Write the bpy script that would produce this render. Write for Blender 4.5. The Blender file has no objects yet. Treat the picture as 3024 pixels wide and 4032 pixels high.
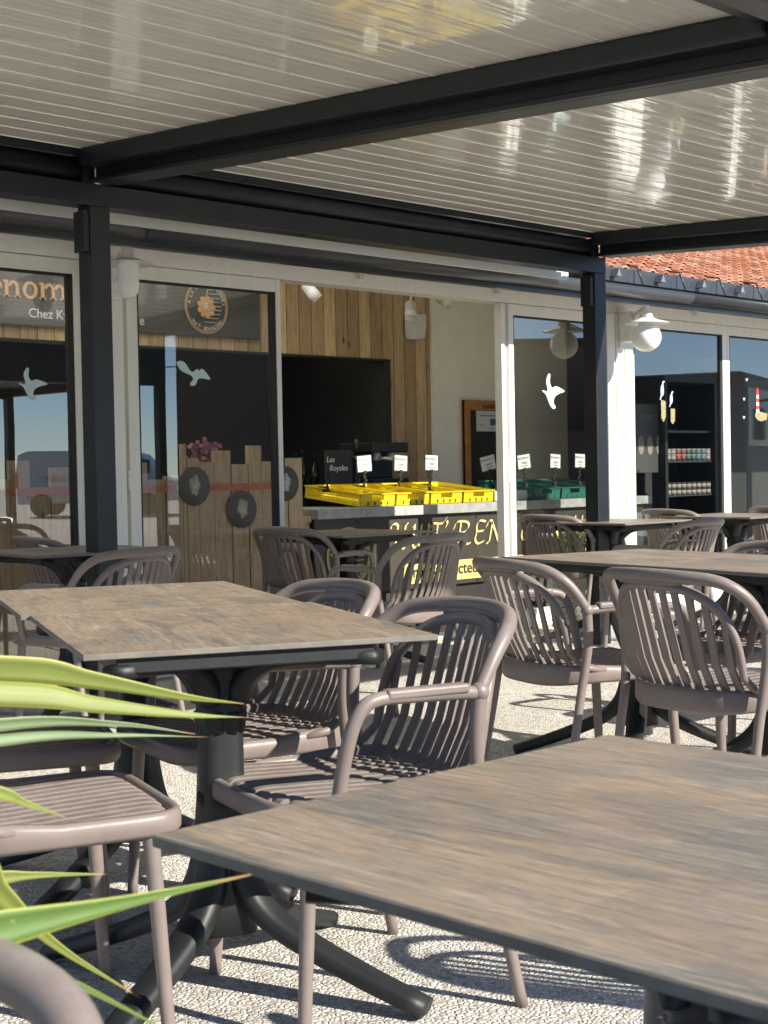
import bpy, bmesh, math, random
from mathutils import Vector, Matrix
random.seed(7)
PI = math.pi
rad = math.radians
scene = bpy.context.scene
col = scene.collection

# ------------------------------------------------------------------ camera
cam_d = bpy.data.cameras.new('camera')
cam = bpy.data.objects.new('camera', cam_d)
col.objects.link(cam)
FW = Vector((0.70806, 0.70564, -0.02679)); RI = Vector((0.70541, -0.70855, -0.01889)); UP = Vector((0.03231, 0.00552, 0.99946))
m = Matrix(((RI.x, UP.x, -FW.x, 0), (RI.y, UP.y, -FW.y, 0), (RI.z, UP.z, -FW.z, 1.10), (0, 0, 0, 1)))
cam.matrix_world = m
cam_d.sensor_fit = 'HORIZONTAL'; cam_d.sensor_width = 36.0; cam_d.lens = 36.0 * 5895.5 / 3024
cam_d.clip_start = 0.05; cam_d.clip_end = 2000
cam_d.dof.use_dof = True; cam_d.dof.focus_distance = 4.6; cam_d.dof.aperture_fstop = 23
scene.camera = cam
scene.cycles.diffuse_bounces = 8; scene.cycles.max_bounces = 16; scene.cycles.transparent_max_bounces = 16

# ------------------------------------------------------------------ light
SUN_EL = rad(31.5)
SDIR = Vector((0.20, -0.980, 0)).normalized()          # horizontal direction towards the sun
w = bpy.data.worlds.new('World'); scene.world = w; w.use_nodes = True
nt = w.node_tree; nt.nodes.clear()
sky = nt.nodes.new('ShaderNodeTexSky'); sky.sky_type = 'NISHITA'; sky.sun_disc = False
sky.sun_elevation = SUN_EL; sky.sun_rotation = math.atan2(SDIR.x, SDIR.y); sky.altitude = 1500; sky.air_density = .8; sky.dust_density = 0.0; sky.ozone_density = 3.0
bg = nt.nodes.new('ShaderNodeBackground'); bg.inputs[1].default_value = 0.095
wo = nt.nodes.new('ShaderNodeOutputWorld')
nt.links.new(sky.outputs[0], bg.inputs[0]); nt.links.new(bg.outputs[0], wo.inputs[0])
sd = bpy.data.lights.new('sun', 'SUN'); sd.energy = 4.9; sd.angle = rad(0.53); sd.color = (1.0, 0.93, 0.82)
sun = bpy.data.objects.new('sun', sd); col.objects.link(sun)
sv = Vector((SDIR.x * math.cos(SUN_EL), SDIR.y * math.cos(SUN_EL), math.sin(SUN_EL)))
sun.rotation_euler = sv.to_track_quat('Z', 'Y').to_euler(); sun.location = (2, -3, 8)
scene.view_settings.view_transform = 'Standard'; scene.view_settings.look = 'None'
scene.view_settings.exposure = 1.05; scene.view_settings.gamma = 1

# ------------------------------------------------------------------ materials
def newmat(name):
    M = bpy.data.materials.new(name); M.use_nodes = True
    n = M.node_tree; b = n.nodes['Principled BSDF']
    return M, n, b
def L(n, a, b): n.links.new(a, b)
def coords(n, scale=(1, 1, 1), kind='Object', loc=(0, 0, 0)):
    tc = n.nodes.new('ShaderNodeTexCoord'); mp = n.nodes.new('ShaderNodeMapping')
    mp.inputs['Scale'].default_value = scale; mp.inputs['Location'].default_value = loc
    L(n, tc.outputs[kind], mp.inputs[0]); return mp.outputs[0]
def noise(n, vec, scale, detail=4, rough=.55, dist=0):
    t = n.nodes.new('ShaderNodeTexNoise'); t.inputs['Scale'].default_value = scale; t.inputs['Detail'].default_value = detail
    t.inputs['Roughness'].default_value = rough; t.inputs['Distortion'].default_value = dist
    if vec: L(n, vec, t.inputs['Vector'])
    return t.outputs['Fac']
def ramp(n, fac, stops, interp='LINEAR'):
    r = n.nodes.new('ShaderNodeValToRGB'); r.color_ramp.interpolation = interp
    e = r.color_ramp.elements
    while len(e) < len(stops): e.new(.5)
    for i, (p, c) in enumerate(stops):
        e[i].position = p; e[i].color = (c[0], c[1], c[2], 1) if not isinstance(c, (int, float)) else (c, c, c, 1)
    L(n, fac, r.inputs[0]); return r.outputs[0]
def mix(n, fac, a, b, mode='MIX'):
    x = n.nodes.new('ShaderNodeMix'); x.data_type = 'RGBA'; x.blend_type = mode
    for s, v in ((0, fac), (6, a), (7, b)):
        if hasattr(v, 'node'): L(n, v, x.inputs[s])
        else: x.inputs[s].default_value = v if isinstance(v, (int, float)) else (v[0], v[1], v[2], 1)
    return x.outputs[2]
def bump(n, b, h, strength=.3, dist=.01):
    u = n.nodes.new('ShaderNodeBump'); u.inputs['Strength'].default_value = strength; u.inputs['Distance'].default_value = dist
    L(n, h, u.inputs['Height']); L(n, u.outputs[0], b.inputs['Normal'])
def plain(name, c, rough=.5, var=.12, scale=6, metal=0, bmp=0, bscale=200, spec=None):
    M, n, b = newmat(name)
    v = coords(n)
    f = noise(n, v, scale, 5, .6)
    lo = [x * (1 - var) for x in c]; hi = [min(1, x * (1 + var)) for x in c]
    L(n, ramp(n, f, [(.3, lo), (.7, hi)]), b.inputs['Base Color'])
    b.inputs['Roughness'].default_value = rough; b.inputs['Metallic'].default_value = metal
    if spec is not None: b.inputs['Specular IOR Level'].default_value = spec
    if bmp: bump(n, b, noise(n, v, bscale, 2), bmp, .002)
    return M
STEEL = plain('anthracite_paint', (.0095, .0135, .0185), .42, .25, 9, bmp=.05)
BLACKM = plain('black_cast', (.011, .0125, .014), .5, .2, 20, bmp=.25, bscale=400)
def chair_mat():
    M, n, b = newmat('taupe_plastic'); v = coords(n); info = n.nodes.new('ShaderNodeObjectInfo')
    ad = n.nodes.new('ShaderNodeVectorMath'); ad.operation = 'ADD'; sc = n.nodes.new('ShaderNodeVectorMath'); sc.operation = 'SCALE'; sc.inputs[0].default_value = (7, 3, 5)
    L(n, info.outputs['Random'], sc.inputs['Scale']); L(n, v, ad.inputs[0]); L(n, sc.outputs[0], ad.inputs[1])
    c = ramp(n, noise(n, ad.outputs[0], 9, 6, .65), [(.3, (.172, .140, .127)), (.7, (.205, .168, .153))])
    # dust settled on the upward faces
    g = n.nodes.new('ShaderNodeNewGeometry'); sp = n.nodes.new('ShaderNodeSeparateXYZ'); L(n, g.outputs['Normal'], sp.inputs[0])
    d = mix(n, 1.0, ramp(n, sp.outputs[2], [(.55, 0.0), (1.0, .55)]), ramp(n, noise(n, ad.outputs[0], 22, 5, .7), [(.42, 0.0), (.66, 1.0)]), 'MULTIPLY')
    c = mix(n, d, c, (.30, .275, .25)); L(n, c, b.inputs['Base Color'])
    sc_ = ramp(n, noise(n, ad.outputs[0], 60, 3, .6), [(.35, .36), (.7, .52)]); L(n, sc_, b.inputs['Roughness'])
    bump(n, b, noise(n, ad.outputs[0], 700, 2), .12, .002); return M
CHAIR = chair_mat()
def pvc_mat():
    M, n, b = newmat('white_pvc'); v = coords(n)
    c = ramp(n, noise(n, coords(n, (6, 6, .7)), 2.5, 6, .65), [(.3, (.70, .70, .655)), (.7, (.77, .77, .73))])
    c = mix(n, ramp(n, noise(n, v, 14, 5, .75), [(.60, 0.0), (.78, .45)]), c, (.45, .43, .37))
    L(n, c, b.inputs['Base Color']); b.inputs['Roughness'].default_value = .36; return M
PVC = pvc_mat()
SOFFIT = plain('cream_soffit', (.60, .57, .49), .55, .10, 4)
LAMPW = plain('lamp_white', (.70, .70, .68), .4, .1, 12)
WALLW = plain('white_plaster', (.86, .83, .74), .8, .04, 5)
ZINC = plain('zinc', (.16, .17, .18), .45, .2, 12)
DARK = plain('dark_room', (.025, .024, .022), .7, .2, 2)
BOARD = plain('grey_board', (.065, .066, .062), .5, .1, 3)
SIGNB = plain('brown_sign', (.050, .043, .035), .45, .15, 3)
GOLD = plain('gold_letters', (.72, .58, .26), .45, .08, 5)
YBAND = plain('yellow_band', (.80, .66, .20), .5, .06, 5)
INK = plain('ink', (.03, .03, .03), .6, .1, 5)
WHITEP = plain('paper', (.62, .62, .60), .7, .04, 9)
CHALKW = plain('chalk', (.85, .86, .86), .9, .1, 30)
ORANGE = plain('copper_letters', (.62, .36, .17), .5, .1, 5)
YEL = plain('yellow_plastic', (.68, .52, .015), .38, .08, 15)
GRN = plain('green_plastic', (.014, .13, .085), .4, .1, 15)
DECAL = plain('frosted_decal', (.50, .62, .64), .5, .04, 15)
RED = plain('red_paint', (.60, .05, .04), .5, .1, 9)
GREYSTONE = plain('counter_slab', (.34, .34, .33), .5, .25, 14, bmp=.1)
BOTTLE = plain('dark_glass', (.012, .02, .012), .08, .2, 5)
LABELM = plain('jar_label', (.26, .23, .21), .6, .2, 60)
FRAMEW = plain('orange_wood', (.42, .19, .06), .5, .2, 12)
VANW = plain('van_white', (.62, .63, .66), .25, .03, 2)
BRICKW = plain('render_brown', (.20, .165, .13), .85, .12, 1)
RUBBER = plain('rubber', (.02, .02, .02), .8, .1, 8)
FLOWER = plain('pink_petals', (.28, .10, .13), .7, .3, 40)
GUTTER = plain('gutter_grey', (.040, .045, .052), .3, .12, 5, metal=.0)
BIRDG = plain('gull_grey', (.42, .50, .60), .6, .1, 30)
POSTY = plain('post_decal', (.26, .24, .12), .7, .6, 90)
CARDBLUE = plain('card_blue', (.05, .13, .18), .6, .1, 60)

# glass
def glass(name, ior=1.9, tint=(.93, .97, .95)):
    M = bpy.data.materials.new(name); M.use_nodes = True; n = M.node_tree; n.nodes.clear()
    o = n.nodes.new('ShaderNodeOutputMaterial'); t = n.nodes.new('ShaderNodeBsdfTransparent'); g = n.nodes.new('ShaderNodeBsdfGlossy')
    lw = n.nodes.new('ShaderNodeLayerWeight'); lw.inputs['Blend'].default_value = .5
    pw = n.nodes.new('ShaderNodeMath'); pw.operation = 'POWER'; pw.inputs[1].default_value = 5; L(n, lw.outputs['Facing'], pw.inputs[0])
    f = n.nodes.new('ShaderNodeMath'); f.operation = 'MULTIPLY_ADD'; f.inputs[1].default_value = 1 - ior; f.inputs[2].default_value = ior; L(n, pw.outputs[0], f.inputs[0])
    t.inputs[0].default_value = (*tint, 1); g.inputs['Roughness'].default_value = .0; g.inputs[0].default_value = (1, 1, 1, 1)
    x = n.nodes.new('ShaderNodeMixShader'); L(n, f.outputs[0], x.inputs[0]); L(n, t.outputs[0], x.inputs[1]); L(n, g.outputs[0], x.inputs[2])
    u = n.nodes.new('ShaderNodeBump'); u.inputs['Strength'].default_value = .012; u.inputs['Distance'].default_value = .02
    L(n, noise(n, coords(n), 1.7, 1), u.inputs['Height']); L(n, u.outputs[0], g.inputs['Normal'])
    L(n, x.outputs[0], o.inputs[0]); return M
GLASS = glass('window_glass', .17, (.91, .94, .92))

# white globe, frosted
def globe_mat():
    M, n, b = newmat('opal_globe'); b.inputs['Base Color'].default_value = (.82, .82, .80, 1); b.inputs['Roughness'].default_value = .12
    b.inputs['Subsurface Weight'].default_value = .25; b.inputs['Subsurface Radius'].default_value = (.05, .05, .05)
    return M
OPAL = globe_mat()

# glossy cream louvres
def louver_mat():
    M, n, b = newmat('glossy_cream_aluminium')
    v = coords(n)
    L(n, ramp(n, noise(n, v, 1.6, 3), [(.3, (.86, .84, .75)), (.7, (.90, .88, .80))]), b.inputs['Base Color'])
    b.inputs['Roughness'].default_value = .085; b.inputs['Coat Weight'].default_value = .4; b.inputs['Coat Roughness'].default_value = .03
    h = noise(n, coords(n, (.8, 9, 1)), 2.2, 2, .5)
    bump(n, b, h, .22, .02)
    return M
LOUV = louver_mat()

# wood planks (vertical boards) in object space x
def plank_mat(name, width=.1, tones=((.34, .22, .10), (.58, .41, .23), (.70, .54, .34)), vertical=True, rough=.65):
    M, n, b = newmat(name)
    tc = n.nodes.new('ShaderNodeTexCoord'); sp = n.nodes.new('ShaderNodeSeparateXYZ'); L(n, tc.outputs['Object'], sp.inputs[0])
    def mth(op, a, bb=None):
        q = n.nodes.new('ShaderNodeMath'); q.operation = op
        for i, v in enumerate((a, bb)):
            if v is None: continue
            if hasattr(v, 'node'): L(n, v, q.inputs[i])
            else: q.inputs[i].default_value = v
        return q.outputs[0]
    a = mth('DIVIDE', sp.outputs['X' if vertical else 'Y'], width); fl = mth('FLOOR', a); fr = mth('FRACT', a)
    wn = n.nodes.new('ShaderNodeTexWhiteNoise'); wn.noise_dimensions = '1D'; L(n, fl, wn.inputs['W'])
    cb = n.nodes.new('ShaderNodeCombineXYZ')
    L(n, sp.outputs['X'], cb.inputs[0]); L(n, mth('ADD', sp.outputs['Y'], mth('MULTIPLY', wn.outputs['Value'], 7.0)), cb.inputs[1])
    L(n, mth('ADD', sp.outputs['Z'], mth('MULTIPLY', wn.outputs['Value'], 13.0)), cb.inputs[2])
    mp = n.nodes.new('ShaderNodeMapping'); L(n, cb.outputs[0], mp.inputs[0])
    mp.inputs['Scale'].default_value = (14, 3, 1.3) if vertical else (1.3, 14, 3)
    g = noise(n, mp.outputs[0], 2.4, 7, .62, 1.6)
    c = ramp(n, g, [(.28, tones[0]), (.5, tones[1]), (.72, tones[2])])
    knot = n.nodes.new('ShaderNodeTexVoronoi'); knot.inputs['Scale'].default_value = 3.2
    mp2 = n.nodes.new('ShaderNodeMapping'); L(n, cb.outputs[0], mp2.inputs[0]); mp2.inputs['Scale'].default_value = (2.0, 1, .7) if vertical else (.7, 2, 1); L(n, mp2.outputs[0], knot.inputs['Vector'])
    c = mix(n, ramp(n, knot.outputs['Distance'], [(.045, 1.0), (.11, 0.0)]), c, (.13, .065, .03))
    val = ramp(n, wn.outputs['Value'], [(0, .62), (1, 1.12)])
    c = mix(n, 1.0, c, val, 'MULTIPLY')
    gap = mth('LESS_THAN', fr, .045 if width < 1 else -1.0)
    c = mix(n, gap, c, (.02, .012, .008))
    L(n, c, b.inputs['Base Color']); b.inputs['Roughness'].default_value = rough
    bump(n, b, g, .15, .004)
    return M
PLANK = plank_mat('pine_planks', .135)
PALIS = plank_mat('pine_bar_front', 50., ((.32, .21, .11), (.50, .35, .20), (.60, .45, .28)))
DECK = plank_mat('pale_deck', .14, ((.34, .26, .16), (.50, .40, .26), (.62, .51, .35)), vertical=False)

# weathered table laminate
def table_mat(name='weathered_laminate', k=1.0, warm=0.0):
    M, n, b = newmat(name)
    v = coords(n, (1, 1, 1)); info = n.nodes.new('ShaderNodeObjectInfo')
    ad = n.nodes.new('ShaderNodeVectorMath'); ad.operation = 'ADD'; L(n, v, ad.inputs[0])
    sc = n.nodes.new('ShaderNodeVectorMath'); sc.operation = 'SCALE'; sc.inputs[0].default_value = (17, 9, 5); L(n, info.outputs['Random'], sc.inputs['Scale']); L(n, sc.outputs[0], ad.inputs[1])
    def mp(s):
        q = n.nodes.new('ShaderNodeMapping'); q.inputs['Scale'].default_value = s; L(n, ad.outputs[0], q.inputs[0]); return q.outputs[0]
    big = noise(n, mp((13, 1.0, 1)), 2.2, 8, .70, .6)
    fine = noise(n, mp((110, 6, 1)), 2.4, 8, .8, .6)
    bl = noise(n, mp((2.6, 1.2, 1)), 2.3, 3, .5, .3)
    c = ramp(n, big, [(.30, (.105, .11, .11)), (.43, (.20, .185, .16)), (.49, (.40, .30, .205)), (.55, (.185, .18, .17)), (.63, (.48, .385, .28)), (.76, (.24, .22, .20))])
    c2 = ramp(n, bl, [(.40, (.185, .185, .175)), (.56, (.37, .30, .23))])
    c = mix(n, .42, c, c2)
    c = mix(n, .55, c, ramp(n, fine, [(.35, (.12, .12, .12)), (.65, (.78, .76, .72))]), 'OVERLAY')
    if k != 1.0: c = mix(n, 1.0, c, (k, k, k), 'MULTIPLY')
    sp = n.nodes.new('ShaderNodeSeparateXYZ'); L(n, ad.outputs[0], sp.inputs[0])
    def mth(op, a, b_):
        q = n.nodes.new('ShaderNodeMath'); q.operation = op
        for i_, v_ in enumerate((a, b_)):
            if hasattr(v_, 'node'): L(n, v_, q.inputs[i_])
            else: q.inputs[i_].default_value = v_
        return q.outputs[0]
    fx = mth('FLOOR', mth('DIVIDE', sp.outputs[0], .118), 0); w1 = n.nodes.new('ShaderNodeTexWhiteNoise'); w1.noise_dimensions = '1D'; L(n, fx, w1.inputs['W'])
    fy = mth('FLOOR', mth('ADD', mth('DIVIDE', sp.outputs[1], .47), mth('MULTIPLY', w1.outputs['Value'], 3.7)), 0)
    w2 = n.nodes.new('ShaderNodeTexWhiteNoise'); w2.noise_dimensions = '2D'; cb2 = n.nodes.new('ShaderNodeCombineXYZ'); L(n, fx, cb2.inputs[0]); L(n, fy, cb2.inputs[1]); L(n, cb2.outputs[0], w2.inputs['Vector'])
    c = mix(n, .5, c, mix(n, 1.0, c, ramp(n, w2.outputs['Value'], [(0, (.70, .74, .76)), (.45, (1, 1, 1)), (.7, (1.0, .94, .88)), (1, (1.0, .90, .80))]), 'MULTIPLY'))
    c = mix(n, ramp(n, noise(n, mp((5, 5, 1)), 6, 3), [(.66, 0.0), (.72, .35)]), c, (.12, .10, .085))
    tr = noise(n, mp((30, 130, 1)), 1.0, 3, .6)
    L(n, c, b.inputs['Base Color']); b.inputs['Roughness'].default_value = .42
    L(n, ramp(n, noise(n, mp((3, 3, 1)), 4, 5), [(.3, .38), (.7, .55)]), b.inputs['Roughness'])
    bump(n, b, tr, .10, .001)
    return M
TTOP = table_mat(k=.84)
EDGE = plain('laminate_edge', (.16, .145, .125), .5, .2, 30)

# exposed aggregate
def gravel_mat():
    M, n, b = newmat('exposed_aggregate')
    v = coords(n)
    dn = noise(n, v, 60, 2); 
    def vor(scale, feat='F1'):
        t = n.nodes.new('ShaderNodeTexVoronoi'); t.inputs['Scale'].default_value = scale; t.feature = feat
        q = n.nodes.new('ShaderNodeVectorMath'); q.operation = 'ADD'
        s = n.nodes.new('ShaderNodeTexNoise'); s.inputs['Scale'].default_value = 45; L(n, v, s.inputs['Vector'])
        e = n.nodes.new('ShaderNodeVectorMath'); e.operation = 'SCALE'; e.inputs['Scale'].default_value = .012; L(n, s.outputs['Color'], e.inputs[0])
        mp = n.nodes.new('ShaderNodeMapping'); mp.inputs['Scale'].default_value = (1, 1, .3); L(n, v, mp.inputs[0])
        L(n, mp.outputs[0], q.inputs[0]); L(n, e.outputs[0], q.inputs[1]); L(n, q.outputs[0], t.inputs['Vector']); return t
    a = vor(78); edge = vor(78, 'DISTANCE_TO_EDGE')
    sp = n.nodes.new('ShaderNodeSeparateColor'); L(n, a.outputs['Color'], sp.inputs[0])
    c = ramp(n, sp.outputs[0], [(0, (.30, .27, .23)), (.12, (.60, .57, .51)), (.35, (.78, .76, .70)), (.6, (.66, .61, .52)), (.8, (.84, .82, .76)), (.94, (.42, .40, .37))])
    gap = ramp(n, edge.outputs['Distance'], [(.03, 1.0), (.13, 0.0)])
    c = mix(n, gap, c, (.46, .43, .38))
    big = noise(n, v, 1.3, 4); c = mix(n, 1.0, c, ramp(n, big, [(.3, (.80, .79, .77)), (.7, (1, 1, 1))]), 'MULTIPLY')
    st = vor(26); spc = n.nodes.new('ShaderNodeSeparateColor'); L(n, st.outputs['Color'], spc.inputs[0])
    big_st = mix(n, 1.0, ramp(n, spc.outputs[1], [(.80, 0.0), (.81, 1.0)]), ramp(n, st.outputs['Distance'], [(.20, 1.0), (.26, 0.0)]), 'MULTIPLY')
    c = mix(n, big_st, c, ramp(n, spc.outputs[2], [(0, (.34, .30, .26)), (.5, (.62, .58, .50)), (1, (.80, .78, .73))]))
    spots = noise(n, v, 5.5, 3, .7); c = mix(n, ramp(n, spots, [(.62, 0.0), (.74, .35)]), c, (.20, .17, .13))
    L(n, c, b.inputs['Base Color']); b.inputs['Roughness'].default_value = .75
    h = ramp(n, edge.outputs['Distance'], [(.0, 0.0), (.28, 1.0)]); bump(n, b, h, .9, .0035)
    return M
GRAVEL = gravel_mat()
FAR = plain('far_ground', (.55, .52, .46), .9, .2, .6)

def tile_mat():
    M, n, b = newmat('terracotta')
    info = n.nodes.new('ShaderNodeNewGeometry'); v = coords(n)
    r = ramp(n, info.outputs['Random Per Island'], [(0, (.30, .105, .055)), (.5, (.42, .165, .085)), (.85, (.50, .235, .14)), (1, (.52, .33, .23))])
    c = mix(n, .5, r, ramp(n, noise(n, v, 30, 5), [(.3, (.5, .5, .5)), (.7, (1, 1, 1))]), 'MULTIPLY')
    L(n, c, b.inputs['Base Color']); b.inputs['Roughness'].default_value = .85
    return M
TILE = tile_mat()

def leaf_mat(name, a, c_, e=(.55, .55, .10)):
    M, n, b = newmat(name)
    uv = n.nodes.new('ShaderNodeUVMap'); sp = n.nodes.new('ShaderNodeSeparateXYZ'); L(n, uv.outputs[0], sp.inputs[0])
    mp = n.nodes.new('ShaderNodeMapping'); mp.inputs['Scale'].default_value = (3, 60, 1); L(n, uv.outputs[0], mp.inputs[0])
    f = noise(n, mp.outputs[0], 2, 4)
    c = ramp(n, f, [(.3, a), (.7, c_)])
    # pale margins (v near 0 / 1) and brown tip (u near 1): a leaf's own colouring
    ed = ramp(n, sp.outputs['Y'], [(.0, 1.0), (.07, 0.0), (.93, 0.0), (1.0, 1.0)])
    c = mix(n, ed, c, e)
    tip = ramp(n, sp.outputs['X'], [(.95, 0.0), (.972, .7), (1.0, 1.0)])
    c = mix(n, tip, c, (.36, .20, .09))
    bump(n, b, f, .35, .0006)
    spots = noise(n, coords(n), 90, 2); c = mix(n, ramp(n, spots, [(.70, 0.0), (.76, .7)]), c, (.30, .26, .08))
    L(n, c, b.inputs['Base Color']); b.inputs['Roughness'].default_value = .5
    b.inputs['Transmission Weight'].default_value = 0
    b.inputs['Subsurface Weight'].default_value = .15; b.inputs['Subsurface Radius'].default_value = (.01, .02, .004)
    return M
LEAF = leaf_mat('flax_leaf', (.115, .150, .026), (.205, .240, .060), (.42, .42, .09))
LEAFD = leaf_mat('flax_leaf_dark', (.055, .11, .02), (.11, .19, .035), (.40, .42, .08))
LEAFG = leaf_mat('flax_leaf_glaucous', (.11, .165, .075), (.18, .25, .125), (.32, .34, .20))
BUSH = plain('variegated_leaves', (.20, .28, .06), .5, .7, 30)
BUSHY = plain('yellow_leaf_margin', (.50, .50, .12), .5, .3, 30)
SOIL = plain('soil', (.03, .022, .015), .95, .3, 30)
def wicker_mat():
    M, n, b = newmat('woven_pot'); v = coords(n)
    t = n.nodes.new('ShaderNodeTexBrick'); t.inputs['Scale'].default_value = 22; t.inputs['Mortar Size'].default_value = .03
    t.inputs['Color1'].default_value = (.42, .40, .36, 1); t.inputs['Color2'].default_value = (.55, .53, .48, 1); t.inputs['Mortar'].default_value = (.10, .095, .085, 1)
    mp = n.nodes.new('ShaderNodeMapping'); mp.inputs['Rotation'].default_value = (PI / 2, 0, .5); L(n, v, mp.inputs[0]); L(n, mp.outputs[0], t.inputs['Vector'])
    L(n, t.outputs['Color'], b.inputs['Base Color']); b.inputs['Roughness'].default_value = .8; bump(n, b, t.outputs['Fac'], -.6, .006); return M
WICKER = wicker_mat()

# ------------------------------------------------------------------ mesh tools
class MB:
    def __init__(s): s.v = []; s.f = []; s.mi = []; s.cur = 0; s.sm = []
    def add(s, vs, fs, smooth=False):
        o = len(s.v); s.v += [tuple(x) for x in vs]; s.f += [tuple(i + o for i in f) for f in fs]
        s.mi += [s.cur] * len(fs); s.sm += [smooth] * len(fs); return s
    def box(s, x0, x1, y0, y1, z0, z1):
        vs = [(x, y, z) for z in (z0, z1) for y in (y0, y1) for x in (x0, x1)]
        return s.add(vs, [(0, 2, 3, 1), (4, 5, 7, 6), (0, 1, 5, 4), (2, 6, 7, 3), (0, 4, 6, 2), (1, 3, 7, 5)])
    def bbox(s, x0, x1, y0, y1, z0, z1, r=.004, seg=2):
        # rounded box through bmesh bevel
        bm = bmesh.new(); bmesh.ops.create_cube(bm, size=1)
        for v in bm.verts: v.co = Vector(((x0 + x1) / 2 + v.co.x * (x1 - x0), (y0 + y1) / 2 + v.co.y * (y1 - y0), (z0 + z1) / 2 + v.co.z * (z1 - z0)))
        bmesh.ops.bevel(bm, geom=list(bm.edges), offset=r, segments=seg, profile=.5, affect='EDGES')
        bm.verts.index_update()
        s.add([v.co[:] for v in bm.verts], [[v.index for v in f.verts] for f in bm.faces]); bm.free(); return s
    def quad(s, a, b, c, d): return s.add([a, b, c, d], [(0, 1, 2, 3)])
    def poly_prism(s, pts, frame, t):
        # pts 2D, frame=(origin,u,v,n); thickness t along n
        o, u, v, n_ = [Vector(x) for x in frame]; k = len(pts)
        A = [o + u * p[0] + v * p[1] for p in pts]; B = [a + n_ * t for a in A]
        return s.add(A + B, [tuple(range(k)), tuple(range(2 * k - 1, k - 1, -1))] + [(i, i + k, (i + 1) % k + k, (i + 1) % k) for i in range(k)])
    def tube(s, pts, rs, seg=12, caps=True, closed=False, squash=None):
        P = [Vector(p) for p in pts]; n = len(P)
        if isinstance(rs, (int, float)): rs = [rs] * n
        T = []
        for i in range(n):
            a = P[(i - 1) % n] if (closed or i > 0) else P[i]; b = P[(i + 1) % n] if (closed or i < n - 1) else P[i]
            T.append((b - a).normalized())
        ref = Vector((0, 0, 1)) if abs(T[0].z) < .9 else Vector((1, 0, 0))
        N = (ref - T[0] * ref.dot(T[0])).normalized(); vs = []
        for i in range(n):
            N = (N - T[i] * N.dot(T[i])).normalized(); Bn = T[i].cross(N)
            for k in range(seg):
                a = 2 * PI * k / seg; vs.append(P[i] + (N * math.cos(a) + Bn * math.sin(a)) * rs[i])
        fs = []
        for i in range(n if closed else n - 1):
            j = (i + 1) % n
            for k in range(seg): k2 = (k + 1) % seg; fs.append((i * seg + k, i * seg + k2, j * seg + k2, j * seg + k))
        s.add(vs, fs, True)
        if caps and not closed:
            s.add([vs[k] for k in range(seg)], [tuple(range(seg - 1, -1, -1))]); s.add(vs[-seg:], [tuple(range(seg))])
        return s
    def sweep(s, pts, ups, prof, closed=False, smooth=True, caps=True):
        # prof(i) -> list of 2D offsets (side, up)
        P = [Vector(p) for p in pts]; n = len(P); vs = []
        for i in range(n):
            a = P[(i - 1) % n] if (closed or i > 0) else P[i]; b = P[(i + 1) % n] if (closed or i < n - 1) else P[i]
            t = (b - a).normalized(); up = Vector(ups[i] if isinstance(ups, list) else ups)
            side = t.cross(up).normalized(); u2 = side.cross(t).normalized()
            pr = prof(i); k = len(pr)
            vs += [P[i] + side * q[0] + u2 * q[1] for q in pr]
        fs = []
        for i in range(n if closed else n - 1):
            j = (i + 1) % n
            for q in range(k): q2 = (q + 1) % k; fs.append((i * k + q, i * k + q2, j * k + q2, j * k + q))
        if caps and not closed: fs += [tuple(range(k - 1, -1, -1)), tuple(range((n - 1) * k, n * k))]
        return s.add(vs, fs, smooth)
    def lathe(s, prof, c=(0, 0, 0), seg=24, smooth=True):
        vs = []; n = len(prof)
        for r, z in prof:
            for k in range(seg): a = 2 * PI * k / seg; vs.append((c[0] + r * math.cos(a), c[1] + r * math.sin(a), c[2] + z))
        fs = [(i * seg + k, i * seg + (k + 1) % seg, (i + 1) * seg + (k + 1) % seg, (i + 1) * seg + k) for i in range(n - 1) for k in range(seg)]
        return s.add(vs, fs, smooth)
    def sphere(s, c, r, seg=20, rings=12, sc=(1, 1, 1)):
        vs = []; fs = []
        for i in range(rings + 1):
            t = PI * i / rings
            for k in range(seg): a = 2 * PI * k / seg; vs.append((c[0] + r * sc[0] * math.sin(t) * math.cos(a), c[1] + r * sc[1] * math.sin(t) * math.sin(a), c[2] + r * sc[2] * math.cos(t)))
        for i in range(rings):
            for k in range(seg): fs.append((i * seg + k, (i + 1) * seg + k, (i + 1) * seg + (k + 1) % seg, i * seg + (k + 1) % seg))
        return s.add(vs, fs, True)
    def xf(s, M, start=0):
        s.v[start:] = [tuple(M @ Vector(v)) for v in s.v[start:]]; return s
    def build(s, name, mats, parent=None, bevel=0, autosmooth=True):
        me = bpy.data.meshes.new(name); me.from_pydata(s.v, [], s.f); me.update()
        if not isinstance(mats, (list, tuple)): mats = [mats]
        for q in mats: me.materials.append(q)
        for p, i, sm in zip(me.polygons, s.mi, s.sm): p.material_index = i; p.use_smooth = sm
        bm = bmesh.new(); bm.from_mesh(me); bmesh.ops.remove_doubles(bm, verts=bm.verts, dist=1e-6); bmesh.ops.recalc_face_normals(bm, faces=bm.faces)
        bm.to_mesh(me); bm.free()
        o = bpy.data.objects.new(name, me); col.objects.link(o)
        if parent: o.parent = parent
        if bevel:
            b = o.modifiers.new('bevel', 'BEVEL'); b.width = bevel; b.segments = 2; b.limit_method = 'ANGLE'; b.angle_limit = rad(40)
        return o
def tag(o, label=None, cat=None, group=None, kind=None):
    if label: o['label'] = label
    if cat: o['category'] = cat
    if group: o['group'] = group
    if kind: o['kind'] = kind
    return o
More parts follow.
